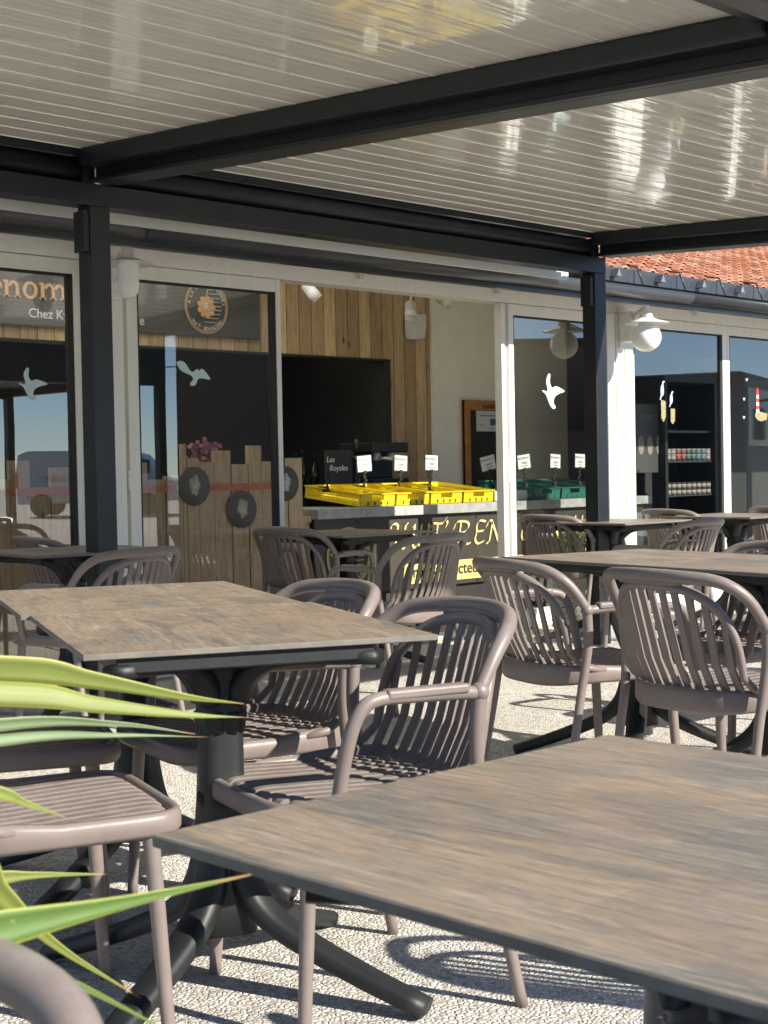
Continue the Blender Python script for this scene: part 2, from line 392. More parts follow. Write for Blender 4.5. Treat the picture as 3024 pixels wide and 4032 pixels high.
def thing(name, label, cat, loc=(0, 0, 0), rz=0, group=None):
    o = bpy.data.objects.new(name, None); col.objects.link(o); o.empty_display_size = .2
    o.location = loc; o.rotation_euler = (0, 0, rz); return tag(o, label, cat, group)
def dup(root, loc, rz, label, group=None):
    r = root.copy(); col.objects.link(r); r.location = loc; r.rotation_euler = (0, 0, rz); r['label'] = label
    if group: r['group'] = group
    for ch in list(root.children):
        c = ch.copy(); col.objects.link(c); c.parent = r
        for g in ch.children: d = g.copy(); col.objects.link(d); d.parent = c
    return r
def catmull(pts, n=6):
    P = [Vector(p) for p in pts]; out = []
    for i in range(len(P) - 1):
        p0 = P[i - 1] if i > 0 else P[i] * 2 - P[i + 1]; p1, p2 = P[i], P[i + 1]; p3 = P[i + 2] if i + 2 < len(P) else P[i + 1] * 2 - P[i]
        for k in range(n):
            t = k / n; out.append(.5 * ((2 * p1) + (p2 - p0) * t + (2 * p0 - 5 * p1 + 4 * p2 - p3) * t * t + (3 * p1 - p0 - 3 * p2 + p3) * t ** 3))
    out.append(P[-1]); return out
def text_mesh(body, name, mat, size, origin, xdir=(1, 0, 0), updir=(0, 0, 1), extrude=.002, parent=None, align='LEFT', shear=0, bold=0, sx=1.0):
    c = bpy.data.curves.new(name, 'FONT'); c.body = body; c.size = size; c.extrude = extrude; c.align_x = align; c.shear = shear; c.offset = bold; c.resolution_u = 3
    t = bpy.data.objects.new(name + '_c', c); col.objects.link(t)
    dg = bpy.context.evaluated_depsgraph_get(); me = bpy.data.meshes.new_from_object(t.evaluated_get(dg)); bpy.data.objects.remove(t)
    X = Vector(xdir); U = Vector(updir); N = X.cross(U)
    for v in me.vertices: p = v.co; q = Vector(origin) + X * p.x * sx + U * p.y + N * p.z; v.co = q
    me.materials.clear(); me.materials.append(mat); me.name = name
    o = bpy.data.objects.new(name, me); col.objects.link(o)
    if parent: o.parent = parent
    return o

# ------------------------------------------------------------------ ground
YF = 6.54
g = MB().box(-80, 120, -120, YF - .06, -.06, -.012).build('ground', FAR); tag(g, kind='structure')
g = MB().box(-8, 16, -14, YF - .005, -.05, 0).build('patio', GRAVEL); tag(g, kind='structure')
g = MB().box(1, 15.8, YF - .005, 11.2, -.05, .015).build('interior_floor', DECK); tag(g, kind='structure')

# ------------------------------------------------------------------ building
B = thing('restaurant_building', 'cream oyster bar building with white sliding doors and a tiled roof', 'building', (7, YF, 0))
def bp(mb, name, mat, parent=B, bevel=0):
    o = mb.build(name, mat, parent, bevel)
    if parent is B: o.matrix_parent_inverse = Matrix.Translation(-B.location)
    return o
# head frame, soffit, fascia
bp(MB().box(1.5, 15.5, YF, YF + .13, 2.225, 2.31), 'door_head', PVC)
mb = MB(); mb.box(1.5, 15.5, YF - .02, YF + .12, 2.314, 2.344); mb.box(1.5, 15.5, 6.12, YF - .023, 2.318, 2.345)
bp(mb, 'soffit', SOFFIT)
for x in (2.5, 6.35, 7.62, 9.98, 12.0): bp(MB().box(x, x + .035, YF - .045, YF - .022, 2.27, 2.343), 'bracket', SOFFIT)
bp(MB().box(1.5, 15.5, YF, YF + .16, -.02, .035), 'sill', PVC)
# upper wall closing above the head, interior shell
mb = MB(); mb.box(1.5, 15.5, YF + .135, YF + .18, 2.26, 2.48)
bp(mb, 'lintel_wall', WALLW)
mb = MB(); mb.box(1.4, 9.64, 9.0, 9.1, 2.06, 3.18); mb.box(9.13, 9.64, 9.0, 9.1, .02, 2.06)
bp(mb, 'plank_wall', PLANK)
mb = MB(); mb.box(9.643, 11.55, 8.98, 9.1, .02, 3.18)
bp(mb, 'interior_wall', WALLW)
bp(MB().box(11.551, 15.5, 8.97, 9.1, .02, 3.18), 'interior_wall', plain('dark_brown_wall', (.07, .045, .035), .7, .2, 3))
bp(MB().box(10.72, 15.4, 8.02, 8.05, .02, 2.4), 'dark_filler_sheet', plain('painted_gloom', (.035, .036, .036), .5, .2, 3))  # added dark sheet, its colour stands in for gloom behind the right windows
mb = MB(); mb.box(1.4, 9.13, 10.6, 10.7, .02, 3.0); mb.box(9.13, 9.2, 9.103, 10.6, .02, 3.0)
bp(mb, 'dark_kitchen_wall', DARK)
bp(MB().box(1.3, 1.399, 6.6, 10.7, .02, 2.45), 'side_wall', WALLW); bp(MB().box(15.5, 15.6, 6.7, 9.1, 0.02, 2.45), 'side_wall', WALLW)
bp(MB().box(9.055, 9.127, 8.985, 9.2, .02, 2.052).box(1.4, 9.13, 8.985, 9.1, 2.04, 2.058), 'kitchen_door_lining', DARK)
mb = MB()
def cz_(y): return 2.49 + (y - 6.69) * 1.26 / 4.11
def cpanel(mb, x0, x1, y0, y1):
    mb.add([(x, y, cz_(y) + q) for q in (0, .03) for (x, y) in ((x0, y0), (x1, y0), (x1, y1), (x0, y1))], [(0, 1, 2, 3), (4, 5, 6, 7), (0, 1, 5, 4), (1, 2, 6, 5), (2, 3, 7, 6), (3, 0, 4, 7)])
cpanel(mb, 1.3, 15.6, 6.69, 6.95); cpanel(mb, 1.3, 15.6, 8.9, 10.8); cpanel(mb, 1.3, 2.0, 6.9501, 8.8999); cpanel(mb, 7.45, 15.6, 6.9501, 8.8999)
rl = MB(); cpanel(rl, 2.0, 7.45, 6.9501, 8.8999)  # unseen translucent ceiling panel, added to let daylight brighten the interior
RLM = bpy.data.materials.new('added_daylight_panel'); RLM.use_nodes = True; n_ = RLM.node_tree; n_.nodes.clear()
o_ = n_.nodes.new('ShaderNodeOutputMaterial'); t_ = n_.nodes.new('ShaderNodeBsdfTranslucent'); t_.inputs[0].default_value = (.85, .84, .80, 1); n_.links.new(t_.outputs[0], o_.inputs[0])
bp(rl, 'fill_light_panel', RLM)
bp(mb, 'ceiling', WALLW)
# name board on the plank wall
nb = bp(MB().box(1.6, 7.65, 8.955, 8.995, 2.15, 2.62), 'name_board', BOARD)
# ---- slab-serif lettering drawn as strokes
def slab(letters, x, z, xh, st, y=8.948):
    mb = MB()
    def bar(x0, x1, z0, z1): mb.box(x0, x1, y, y + .006, z0, z1)
    def arc(cx, cz, rx, rz, a0, a1, w=st, n=14):
        vs = []
        for i in range(n + 1):
            a = rad(a0 + (a1 - a0) * i / n); c_, s_ = math.cos(a), math.sin(a)
            vs += [(cx + rx * c_, y, cz + rz * s_), (cx + (rx - w) * c_, y, cz + (rz - w * .75) * s_)]
        fs = [(2 * i, 2 * i + 2, 2 * i + 3, 2 * i + 1) for i in range(n)]
        k = len(vs); mb.add(vs + [(a, b + .006, c) for a, b, c in vs], fs + [tuple(q + k for q in f[::-1]) for f in fs] + [(2 * i, 2 * i + k, 2 * i + 2 + k, 2 * i + 2) for i in range(n)])
    s2 = st * .55
    for ch in letters:
        if ch == 'n' or ch == 'm' or ch == 'r':
            for q in range({'n': 2, 'm': 3, 'r': 1}[ch]):
                xx = x + q * xh * .72
                bar(xx, xx + st, z, z + (xh if q == 0 else xh * .6)); bar(xx - s2, xx + st + s2, z, z + s2)
                if q == 0: bar(xx - s2, xx, z + xh - s2, z + xh)
                if q: arc(xx + st - xh * .38, z + xh * .58, xh * .38, xh * .42, 0, 165)
            if ch == 'r': arc(x + st + xh * .25, z + xh * .6, xh * .3, xh * .4, 35, 160)
            x += xh * {'n': 1.22, 'm': 1.95, 'r': .9}[ch]
        elif ch == 'o': arc(x + xh * .48, z + xh * .5, xh * .5, xh * .53, 0, 360, n=28); x += xh * 1.22
        elif ch in 'eé':
            arc(x + xh * .46, z + xh * .5, xh * .46, xh * .53, 0, 320, n=26); bar(x + st * .8, x + xh * .86, z + xh * .47, z + xh * .47 + s2)
            if ch == 'é': mb.poly_prism([(0, 0), (.02, 0), (.045, .035), (.02, .035)], ((x + xh * .35, y, z + xh * 1.15), (1, 0, 0), (0, 0, 1), (0, 1, 0)), .006)
            x += xh * 1.08
    return mb, x
mb, _x = slab('renommée', 5.17, 2.33, .115, .026)
letters1 = bp(mb, 'copper_lettering', ORANGE, nb)
text_mesh('Chez Kyli', 'white_lettering', WHITEP, .092, (5.575, 8.95, 2.203), parent=nb)
text_mesh('e', 'white_lettering', WHITEP, .092, (6.50, 8.95, 2.203), parent=nb)
text_mesh('E L', 'white_lettering', WHITEP, .06, (5.36, 8.95, 2.555), parent=nb)
# round logo
lg = MB()
def ring(mb, cx, cz, r, wd, y, n=48, a0=0, a1=360):
    vs = []
    for i in range(n + 1):
        a = rad(a0 + (a1 - a0) * i / n); c_, s_ = math.cos(a), math.sin(a)
        vs += [(cx + r * c_, y, cz + r * s_), (cx + (r - wd) * c_, y, cz + (r - wd) * s_)]
    k = len(vs); fs = [(2 * i, 2 * i + 2, 2 * i + 3, 2 * i + 1) for i in range(n)]
    mb.add(vs + [(a, b + .004, c) for a, b, c in vs], fs + [tuple(q + k for q in f[::-1]) for f in fs])
def logo(cx, cz, R, y, parent, gold, white):
    a = MB(); ring(a, cx, cz, R, R * .035, y); ring(a, cx, cz, R * .93, R * .02, y); ring(a, cx, cz, R * .34, R * .34, y, 24)
    for q in range(9): ang = q * 40; ring(a, cx - R * .02 + .33 * R * math.cos(rad(ang)), cz - R * .02 + .33 * R * math.sin(rad(ang)), R * .10, R * .1, y - .0006 * q - .001, 12)
    o = a.build('logo_ring', gold, parent)
    b = MB()
    for i in range(9):
        zz = cz + R * (.62 - .15 * i); x0 = cx + R * (.12 if i < 7 else -.1); b.box(x0, cx + R * math.sqrt(max(.05, .5 - ((zz - cz) / R) ** 2)), y, y + .004, zz, zz + R * .02)
    b.add([(cx - .05 * R, y, cz + .3 * R), (cx - .02 * R, y, cz + .3 * R), (cx + .12 * R, y, cz + .72 * R), (cx + .08 * R, y, cz + .72 * R)], [(0, 1, 2, 3)])
    b.build('logo_lines', white, parent)
    text_mesh('R', 'logo_initial', white, R * .42, (cx - R * .15, y - .006, cz - R * .16), parent=parent)
    def arc_text(s, a0, a1, inward):
        for i, ch in enumerate(s):
            if ch == ' ': continue
            an = a0 + (a1 - a0) * i / (len(s) - 1); c_, s_ = math.cos(rad(an)), math.sin(rad(an))
            if not inward: ud = (c_, 0, s_); xd = (s_, 0, -c_); rr = R * .75
            else: ud = (-c_, 0, -s_); xd = (-s_, 0, c_); rr = R * .89
            xd = Vector(xd); oo = Vector((cx + rr * c_, y, cz + rr * s_)) - xd * R * .055
            text_mesh(ch, 'logo_letter', white, R * .19, oo, xd, ud, .001, parent)
    arc_text('A LA BONNE RENOMMÉE', 172, 8, False)
    arc_text("HUIT' RENOULEAU", 222, 318, True)
logo(7.118, 2.375, .205, 8.945, nb, ORANGE, WHITEP)

# windows and doors: leaf(x0,x1, y) with glass
def leaf(name, x0, x1, y, wl=.07, wr=.07, top=2.222, rail=.075, parent=B):
    mb = MB(); z0 = .036; d = .045
    mb.box(x0, x0 + wl, y, y + d, z0, top); mb.box(x1 - wr, x1, y, y + d, z0, top)
    mb.box(x0 + wl, x1 - wr, y + .002, y + d - .002, top - rail, top); mb.box(x0 + wl, x1 - wr, y + .002, y + d - .002, z0, z0 + .10)
    f = bp(mb, name, PVC, parent, .004)
    gm = MB(); gm.box(x0 + wl, x0 + wl + .012, y + .006, y + .04, z0 + .1, top - rail); gm.box(x1 - wr - .03, x1 - wr, y + .006, y + .04, z0 + .1, top - rail)
    gm.box(x0 + wl, x1 - wr, y + .006, y + .04, top - rail - .012, top - rail)
    gs = gm.build('gasket', RUBBER, f)
    p = MB().quad((x0 + wl, y + .02, z0 + .1), (x1 - wr, y + .02, z0 + .1), (x1 - wr, y + .02, top - rail), (x0 + wl, y + .02, top - rail)).build('glass_pane', GLASS, f)
    return f
l0 = leaf('sliding_door', 1.6, 3.10, YF + .03)
l1 = leaf('sliding_door', 3.105, 4.40, YF + .03, wr=.04)
l2 = leaf('sliding_door', 4.665, 5.745, YF - .002, wl=.07, wr=.035)
l3 = leaf('sliding_door', 7.80, 8.95, YF + .01, wl=.05)
l4 = leaf('sliding_door', 9.19, 10.52, YF + .012, wl=.055, wr=.065)
l5 = leaf('sliding_door', 10.525, 12.2, YF + .012, wl=.03)
l6 = leaf('sliding_door', 12.2, 13.6, YF + .012)
# pilasters / fixed casings
def pil(x0, x1, k):
    mb = MB(); mb.box(x0, x1, YF - .01, YF + .12, .036, 2.222); w_ = (x1 - x0) / k
    for i in range(k): mb.box(x0 + i * w_ + .008, x0 + (i + 1) * w_ - .008, YF - .024, YF - .0115, .04, 2.22)
    return bp(mb, 'door_post', PVC, B, .003)
pil(4.415, 4.635, 2); pil(8.86, 9.18, 3)
bp(MB().box(7.722, 7.752, YF + .01, YF + .06, .036, 2.222).box(7.7521, 7.795, YF + .03, YF + .1, .036, 2.222), 'door_post', PVC, B, .003)
h = MB().bbox(7.757, 7.785, YF + .0, YF + .028, 1.02, 1.19, .008).build('handle', PVC, l3)
h = MB().bbox(4.645, 4.662, YF - .02, YF - .003, 1.03, 1.11, .005).bbox(4.638, 4.668, YF - .03, YF - .012, 1.11, 1.135, .006).build('handle', PVC, l2)

# decals: gulls on the glass
def decal(pts, cx, cz, s, y, parent, mat=DECAL, name='gull_decal', flip=1):
    P = catmull([(p[0] * s * flip, p[1] * s, 0) for p in pts] + [(pts[0][0] * s * flip, pts[0][1] * s, 0)], 3)[:-1]
    return MB().poly_prism([(p.x, p.y) for p in P], ((cx, y, cz), (1, 0, 0), (0, 0, 1), (0, 1, 0)), .0015).build(name, mat, parent)
GULL = [(-.98, .42), (-.8, .52), (-.5, .45), (-.18, .08), (.02, .05), (.18, .16), (.30, .14), (.28, .05), (.45, .18), (.62, .14), (1.0, -.28), (.55, -.25), (.25, -.3), (.12, -.55), (-.12, -.62), (-.2, -.5), (-.02, -.32), (-.12, -.15), (-.4, -.05), (-.75, .1)]
GULL2 = [(-1, .02), (-.8, .05), (-.62, -.02), (-.5, .1), (-.62, .55), (-.42, .95), (-.25, .9), (-.3, .5), (-.1, .2), (.25, .3), (1.0, .05), (.5, -.1), (.1, -.3), (0, -.62), (.18, -.85), (-.05, -.95), (-.35, -.7), (-.55, -.35), (-.7, -.15)]
decal(GULL, 5.115, 1.665, .118, YF + .0155, l2)
decal(GULL2, 4.12, 1.575, .085, YF + .0475, l1)
decal([(-.2, .8), (.0, .9), (.12, .75), (-.1, .2), (-.6, -.2), (-.9, -.5), (-.5, -.3), (-.05, .1), (0.0, .5)], 3.90, 1.80, .09, YF + .0475, l1)
decal(GULL2, 8.295, 1.64, .128, YF + .0275, l3)
# two gulls standing on mooring posts
S1 = [(.25, 1.0), (.42, .98), (.45, 1.06), (.30, 1.12), (.2, 1.1), (.08, 1.0), (.05, .85), (-.15, .6), (-.22, .2), (-.2, -.2), (-.35, -.55), (-.25, -.6), (-.05, -.3), (.1, -.25), (.25, 0), (.28, .4), (.22, .7)]
decal(S1, 9.625, 1.66, .085, YF + .0295, l4, BIRDG); decal(S1, 9.745, 1.60, .07, YF + .0295, l4, DECAL)
mb = MB(); mb.poly_prism([(-.028, -.13), (0, -.16), (.03, -.12), (.032, 0), (-.03, .01)], ((9.64, YF + .0295, 1.60), (1, 0, 0), (0, 0, 1), (0, 1, 0)), .0015)
mb.poly_prism([(-.026, -.10), (0, -.12), (.028, -.09), (.03, 0), (-.028, .0)], ((9.765, YF + .0295, 1.545), (1, 0, 0), (0, 0, 1), (0, 1, 0)), .0015)
mb.build('mooring_post_decal', POSTY, l4)
# lighthouse
mb = MB()
for i in range(6):
    mb.cur = i % 2; zz = 1.53 + i * .03; w0 = .024 - i * .0017; mb.poly_prism([(-w0, 0), (w0, 0), (w0 - .0017, .03), (-w0 + .0017, .03)], ((11.005, YF + .0295, zz), (1, 0, 0), (0, 0, 1), (0, 1, 0)), .0015)
mb.cur = 1; mb.poly_prism([(-.018, 0), (.018, 0), (0, .03)], ((11.005, YF + .0295, 1.712), (1, 0, 0), (0, 0, 1), (0, 1, 0)), .0015)
mb.cur = 2; mb.poly_prism([(-.06, 0), (-.03, -.03), (.03, -.045), (.12, -.03), (.14, .02), (.03, .035), (-.05, .025)], ((11.02, YF + .0285, 1.505), (1, 0, 0), (0, 0, 1), (0, 1, 0)), .0008)
mb.build('lighthouse_decal', [WHITEP, RED, POSTY], l5)
for x, z in ((10.84, 1.80), (10.795, 1.64), (10.79, 1.49)): decal([(-1, .6), (-.3, .3), (0, 0), (.3, .35), (1, .5), (.4, -.1), (0, -.7), (-.4, -.1)], x, z, .022, YF + .0295, l5)

# gutter and roof
def halfpipe(mb, x0, x1, yc, zc, r, a0, a1, seg=14, t=.004):
    pr = []
    for i in range(seg + 1): a = rad(a0 + (a1 - a0) * i / seg); pr.append((math.cos(a) * r, math.sin(a) * r))
    for i in range(seg, -1, -1): a = rad(a0 + (a1 - a0) * i / seg); pr.append((math.cos(a) * (r - t), math.sin(a) * (r - t)))
    k = len(pr); vs = [(x, yc + q[0], zc + q[1]) for x in (x0, x1) for q in pr]
    mb.add(vs, [(i, (i + 1) % k, (i + 1) % k + k, i + k) for i in range(k)] + [tuple(range(k)), tuple(range(2 * k - 1, k - 1, -1))], True)
mb = MB(); xs = [1.5, 4.02, 4.06, 9.18, 9.22, 15.6]
for a, b_, r in ((1.5, 4.45, .058), (4.43, 9.22, .060), (9.20, 15.6, .058)): halfpipe(mb, a, b_, 6.06, 2.322, r, 165, 378)
mb.box(1.5, 15.6, 6.085, 6.115, 2.235, 2.268)
bp(mb, 'gutter', GUTTER)
mb = MB(); x = 7.7
mb.box(8.2, 15.6, 6.09, 6.118, 2.37, 2.465)
bp(mb, 'eaves_strip', GUTTER)
for i in range(13):
    x = 8.35 + i * .52
    mb = MB(); mb.poly_prism([(-.028, 0), (.028, 0), (.0, .052)], ((x, 6.03, 2.395), (1, 0, 0), (0, 0, 1), (0, 1, 0)), .055); bp(mb, 'snow_guard', ZINC)
    mb = MB(); mb.tube([(x + .26, 6.02, 2.36), (x + .26, 6.07, 2.485), (x + .26, 6.2, 2.51)], .007, 6); bp(mb, 'gutter_hook', GUTTER)
# tiles: rows of interlocking tiles, slope up and back
mb = MB(); sl = rad(21); tw = .165; th = .165
for r_ in range(30):
    for c_ in range(46):
        x0 = 8.30 + c_ * tw + (.5 * tw if r_ % 2 else 0) + random.uniform(-.003, .003); y0 = 6.12 + r_ * th * math.cos(sl); z0 = 2.46 + r_ * th * math.sin(sl) + random.uniform(0, .004)
        dy, dz = math.cos(sl), math.sin(sl)
        pr = [(0, 0), (.045, .0), (.062, .018), (.10, .020), (.122, .003), (.162, .0)]
        top = [(x0 + a, y0, z0 + b_ + .012) for a, b_ in pr] + [(x0 + a, y0 + th * 1.08 * dy, z0 + th * 1.08 * dz - .012 + b_) for a, b_ in pr]
        bot = [(a, b_, c - .012) for a, b_, c in top[:6]]
        vs = top + bot; fs = [(i, i + 1, i + 7, i + 6) for i in range(5)] + [(i, i + 12, i + 13, i + 1) for i in range(5)]
        mb.add(vs, fs)
roof = bp(mb, 'tiled_roof', TILE)
bp(MB().add([(8.05, 6.13, 2.44), (15.6, 6.13, 2.44), (15.6, 6.13 + 5 * math.cos(sl), 2.44 + 5 * math.sin(sl)), (8.05, 6.13 + 5 * math.cos(sl), 2.44 + 5 * math.sin(sl))], [(0, 1, 2, 3)]), 'roof_underlay', DARK)
bp(MB().box(1.5, 15.6, 11.2, 11.3, 0, 4.1), 'rear_wall', WALLW)
# white flashing board under the pergola
bp(MB().box(1.5, 7.66, 5.93, 5.96, 2.306, 2.45), 'flashing_board', PVC)
bp(MB().box(1.5, 7.46, 5.965, 6.7, 2.60, 2.62), 'flashing_board', PVC)

# ------------------------------------------------------------------ counter and its stock
C = thing('oyster_counter', 'long counter with grey stone top and brown front sign reading HUIT\' RENOULEAU', 'counter', (6.6, 7.2, 0))
def cp(o): o.matrix_parent_inverse = Matrix.Translation(-C.location); return o
def cpart(mb, name, mat, bevel=0): o = mb.build(name, mat, C, bevel); return cp(o)
cpart(MB().box(6.595, 10.35, 7.18, 7.98, .797, .863), 'countertop', GREYSTONE, .003)
cpart(MB().box(6.62, 10.33, 7.86, 7.97, .865, .93), 'riser', BLACKM)
cpart(MB().box(6.62, 10.33, 7.26, 7.9, .016, .795), 'body', DARK)
cpart(MB().box(6.35, 6.592, 7.24, 8.3, .78, .82).box(6.5, 6.592, 7.26, 8.2, .016, .78), 'side_shelf', PALIS)
sb = cpart(MB().box(6.605, 10.42, 7.225, 7.25, .285, .795), 'sign_panel', SIGNB)
def cs(o): o.parent = sb; return o
cs(MB().box(7.417, 8.72, 7.217, 7.2235, .316, .457).build('yellow_band', YBAND))
text_mesh('prix producteur', 'band_lettering', INK, .118, (7.45, 7.214, .360), parent=sb, bold=.001, sx=1.04)
mb = MB()
for x in (7.0, 7.6, 8.2, 8.47, 9.0): mb.tube([(x, 7.216, .762), (x, 7.226, .762)], .007, 8); mb.tube([(x, 7.216, .30), (x, 7.226, .30)], .007, 8)
cs(mb.build('screw', RUBBER))
# calligraphic capitals with a broad nib
NIB = (math.cos(rad(38)), math.sin(rad(38)))
def nib_path(mb, pts, ox, oz, s, w_, y=7.216, curve=True, slant=.22, kx=1.0):
    P = catmull([(p[0], p[1], 0) for p in pts], 5) if curve and len(pts) > 2 else [Vector((p[0], p[1], 0)) for p in pts]
    vs = []
    for p in P:
        X = ox + (p.x * kx + slant * p.y) * s; Z = oz + p.y * s
        vs += [(X - NIB[0] * w_, y, Z - NIB[1] * w_), (X + NIB[0] * w_, y, Z + NIB[1] * w_)]
    n = len(P); k = 2 * n; fs = [(2 * i, 2 * i + 1, 2 * i + 3, 2 * i + 2) for i in range(n - 1)]
    mb.add(vs + [(a, b_ + .004, c) for a, b_, c in vs], fs + [tuple(q + k for q in f[::-1]) for f in fs] + [(2 * i, 2 * i + 2, 2 * i + 2 + k, 2 * i + k) for i in range(n - 1)] + [(2 * i + 1, 2 * i + 1 + k, 2 * i + 3 + k, 2 * i + 3) for i in range(n - 1)])
GL = {
 'H': ([[(-.42, .72), (-.34, 1.0), (-.12, 1.1), (.08, 1.0)], [(.08, 1.0), (.08, .5), (.04, .02), (-.08, -.02)], [(.72, 1.08), (.58, 1.0), (.58, .5), (.56, .04), (.70, 0)], [(.0, .50), (.62, .54)]], .95),
 'U': ([[(-.02, .9), (.08, 1.0), (.1, .6), (.1, .2), (.25, 0), (.42, .08), (.55, .3)], [(.55, 1.0), (.55, .5), (.56, .08), (.68, 0)]], .78),
 'I': ([[(0, .95), (.12, 1.0), (.12, .5), (.1, .05), (-.02, 0)]], .32),
 'T': ([[(-.2, .82), (-.05, 1.02), (.3, 1.0), (.62, 1.02), (.85, 1.25)], [(.28, 1.0), (.27, .5), (.25, .05), (.1, -.02)]], .72),
 "'": ([[(.02, 1.1), (.08, 1.0), (.0, .82)]], .25),
 'R': ([[(-.25, .7), (-.12, 1.0), (.15, 1.05), (.5, .98), (.58, .78), (.42, .58), (.15, .52)], [(.12, 1.02), (.12, .5), (.08, .02), (-.06, -.02)], [(.25, .52), (.45, .2), (.62, 0), (.8, .04)]], .88),
 'E': ([[(.55, .98), (.2, 1.03), (.06, .8), (.1, .5), (.06, .18), (.25, -.02), (.58, .08)], [(.1, .53), (.48, .56)]], .72),
 'N': ([[(-.2, .72), (-.08, 1.0), (.1, .95), (.1, .5), (.06, .02), (-.06, -.02)], [(.1, .95), (.35, .5), (.6, .02)], [(.6, .02), (.62, .6), (.66, 1.0), (.8, 1.08)]], .92),
 'O': ([[(.3, 1.0), (.05, .75), (.06, .25), (.3, 0), (.55, .25), (.55, .75), (.3, 1.0)]], .75),
 'L': ([[(0, 1.0), (.12, .98), (.12, .5), (.08, .05), (.3, .02), (.6, .08)]], .65),
 'A': ([[(.3, 1.05), (.15, .5), (-.05, -.02)], [(.3, 1.05), (.45, .5), (.62, 0)], [(.08, .4), (.48, .42)]], .75)}
mb = MB(); x = 7.33; kx = .97
for ch in "HUIT' RENOULEAU":
    if ch == ' ': x += .075; kx = 1.22; continue
    st, adv = GL[ch]
    for p in st: nib_path(mb, p, x, .568, .158, .0115, kx=kx)
    x += adv * .158 * kx + .020
cs(mb.build('gold_lettering', GOLD))
lgo = cs(MB().box(6.72, 7.08, 7.2215, 7.224, .33, .74).build('logo_panel', SIGNB))
logo(6.90, .535, .20, 7.214, sb, GOLD, GOLD)
text_mesh('6', 'phone_lettering', GOLD, .11, (10.22, 7.214, .60), parent=sb); text_mesh('05 62', 'phone_lettering', GOLD, .11, (9.86, 7.214, .46), parent=sb)

# crates
def crate_proto(mat, label, group):
    t = thing('shellfish_crate', label, 'crate', (0, 0, 0), 0, group)
    w_, d_, h_ = .335, .56, .088
    MB().bbox(-w_ / 2, w_ / 2, 0, d_, .0, .006, .002).build('floor_panel', mat, t)
    def lattice(u0, u1, fn, n):
        # frame and bars leaving real openings
        fn(u0, u0 + .025, 0, h_); fn(u1 - .025, u1, 0, h_); fn(u0 + .025, u1 - .025, 0, .014); fn(u0 + .025, u1 - .025, h_ - .020, h_)
        step = (u1 - u0 - .05) / n
        for i in range(1, n): q = u0 + .025 + i * step; fn(q - .0035, q + .0035, .014, h_ - .020)
        for zz in (.033, .052): fn(u0 + .025, u1 - .025, zz - .003, zz + .003)
    for sx in (-1, 1):
        mb = MB(); xa, xb = sorted((sx * w_ / 2, sx * (w_ / 2 - .005)))
        lattice(0, d_, lambda a, b_, c, e: mb.box(xa, xb, a, b_, c, e), 26)
        mb.build('side_wall', mat, t)
    for y0 in (.0, d_ - .006):
        mb = MB()
        mb.box(-w_ / 2, -.06, y0, y0 + .006, 0, h_); mb.box(.06, w_ / 2, y0, y0 + .006, 0, h_); mb.box(-.06, .06, y0, y0 + .006, 0, .042); mb.box(-.06, .06, y0, y0 + .006, h_ - .010, h_)
        mb.cur = 1
        if y0 == 0:
            for xx in (-.10, -.035, .03, .09): mb.box(xx, xx + .014, y0 - .0015, y0 - .0003, .008, .03)
        mb.build('end_wall', [mat, RUBBER], t)
    mb = MB()
    for sx in (-1, 1): mb.box(min(sx * w_ / 2, sx * (w_ / 2 + .009)), max(sx * w_ / 2, sx * (w_ / 2 + .009)), -.008, d_ + .008, h_ - .008, h_)
    mb.box(-w_ / 2, w_ / 2, -.008, -.0005, h_ - .008, h_); mb.box(-w_ / 2, w_ / 2, d_ + .0005, d_ + .008, h_ - .008, h_)
    mb.build('rim', mat, t, .0015)
    return t
yp = crate_proto(YEL, 'yellow slatted crate at the left end of the counter', 'yellow crates on the counter')
tilt = rad(6.5)
def put_crate(o, x, lab): o.location = (x, 7.29, .8655); o.rotation_euler = (tilt, 0, 0); o['label'] = lab
put_crate(yp, 7.253, 'yellow slatted crate at the left end of the counter')
for x, lab in ((7.602, 'yellow crate on the counter, second from its left end'), (7.951, 'yellow crate on the counter, second from the white door post'), (8.300, 'yellow crate on the counter nearest the white door post')):
    c_ = dup(yp, (0, 0, 0), 0, lab); put_crate(c_, x, lab)
wb = MB(); wb.bbox(-.17, .17, 0, .5, 0, .012, .003); wb.bbox(-.19, .19, -.01, .005, .004, .075, .004); wb.bbox(-.19, -.176, .006, .5, .012, .075, .003); wb.bbox(.176, .19, .006, .5, .012, .075, .003); wb.bbox(-.17, .17, .49, .5, .012, .075, .003)
o = wb.build('plastic_tray', WHITEP); o.location = (8.69, 7.31, .8645); tag(o, 'white plastic tray on the counter between the yellow and green crates', 'tray')
gp = crate_proto(GRN, '', 'green crates behind the glass'); put_crate(gp, 9.10, 'green crate behind the glass beside the white tray')
for x, lab in ((9.45, 'green crate on the counter, middle of the three behind glass'), (9.80, 'green crate on the counter behind glass, farthest from the white tray')):
    c_ = dup(gp, (0, 0, 0), 0, lab); put_crate(c_, x, lab)
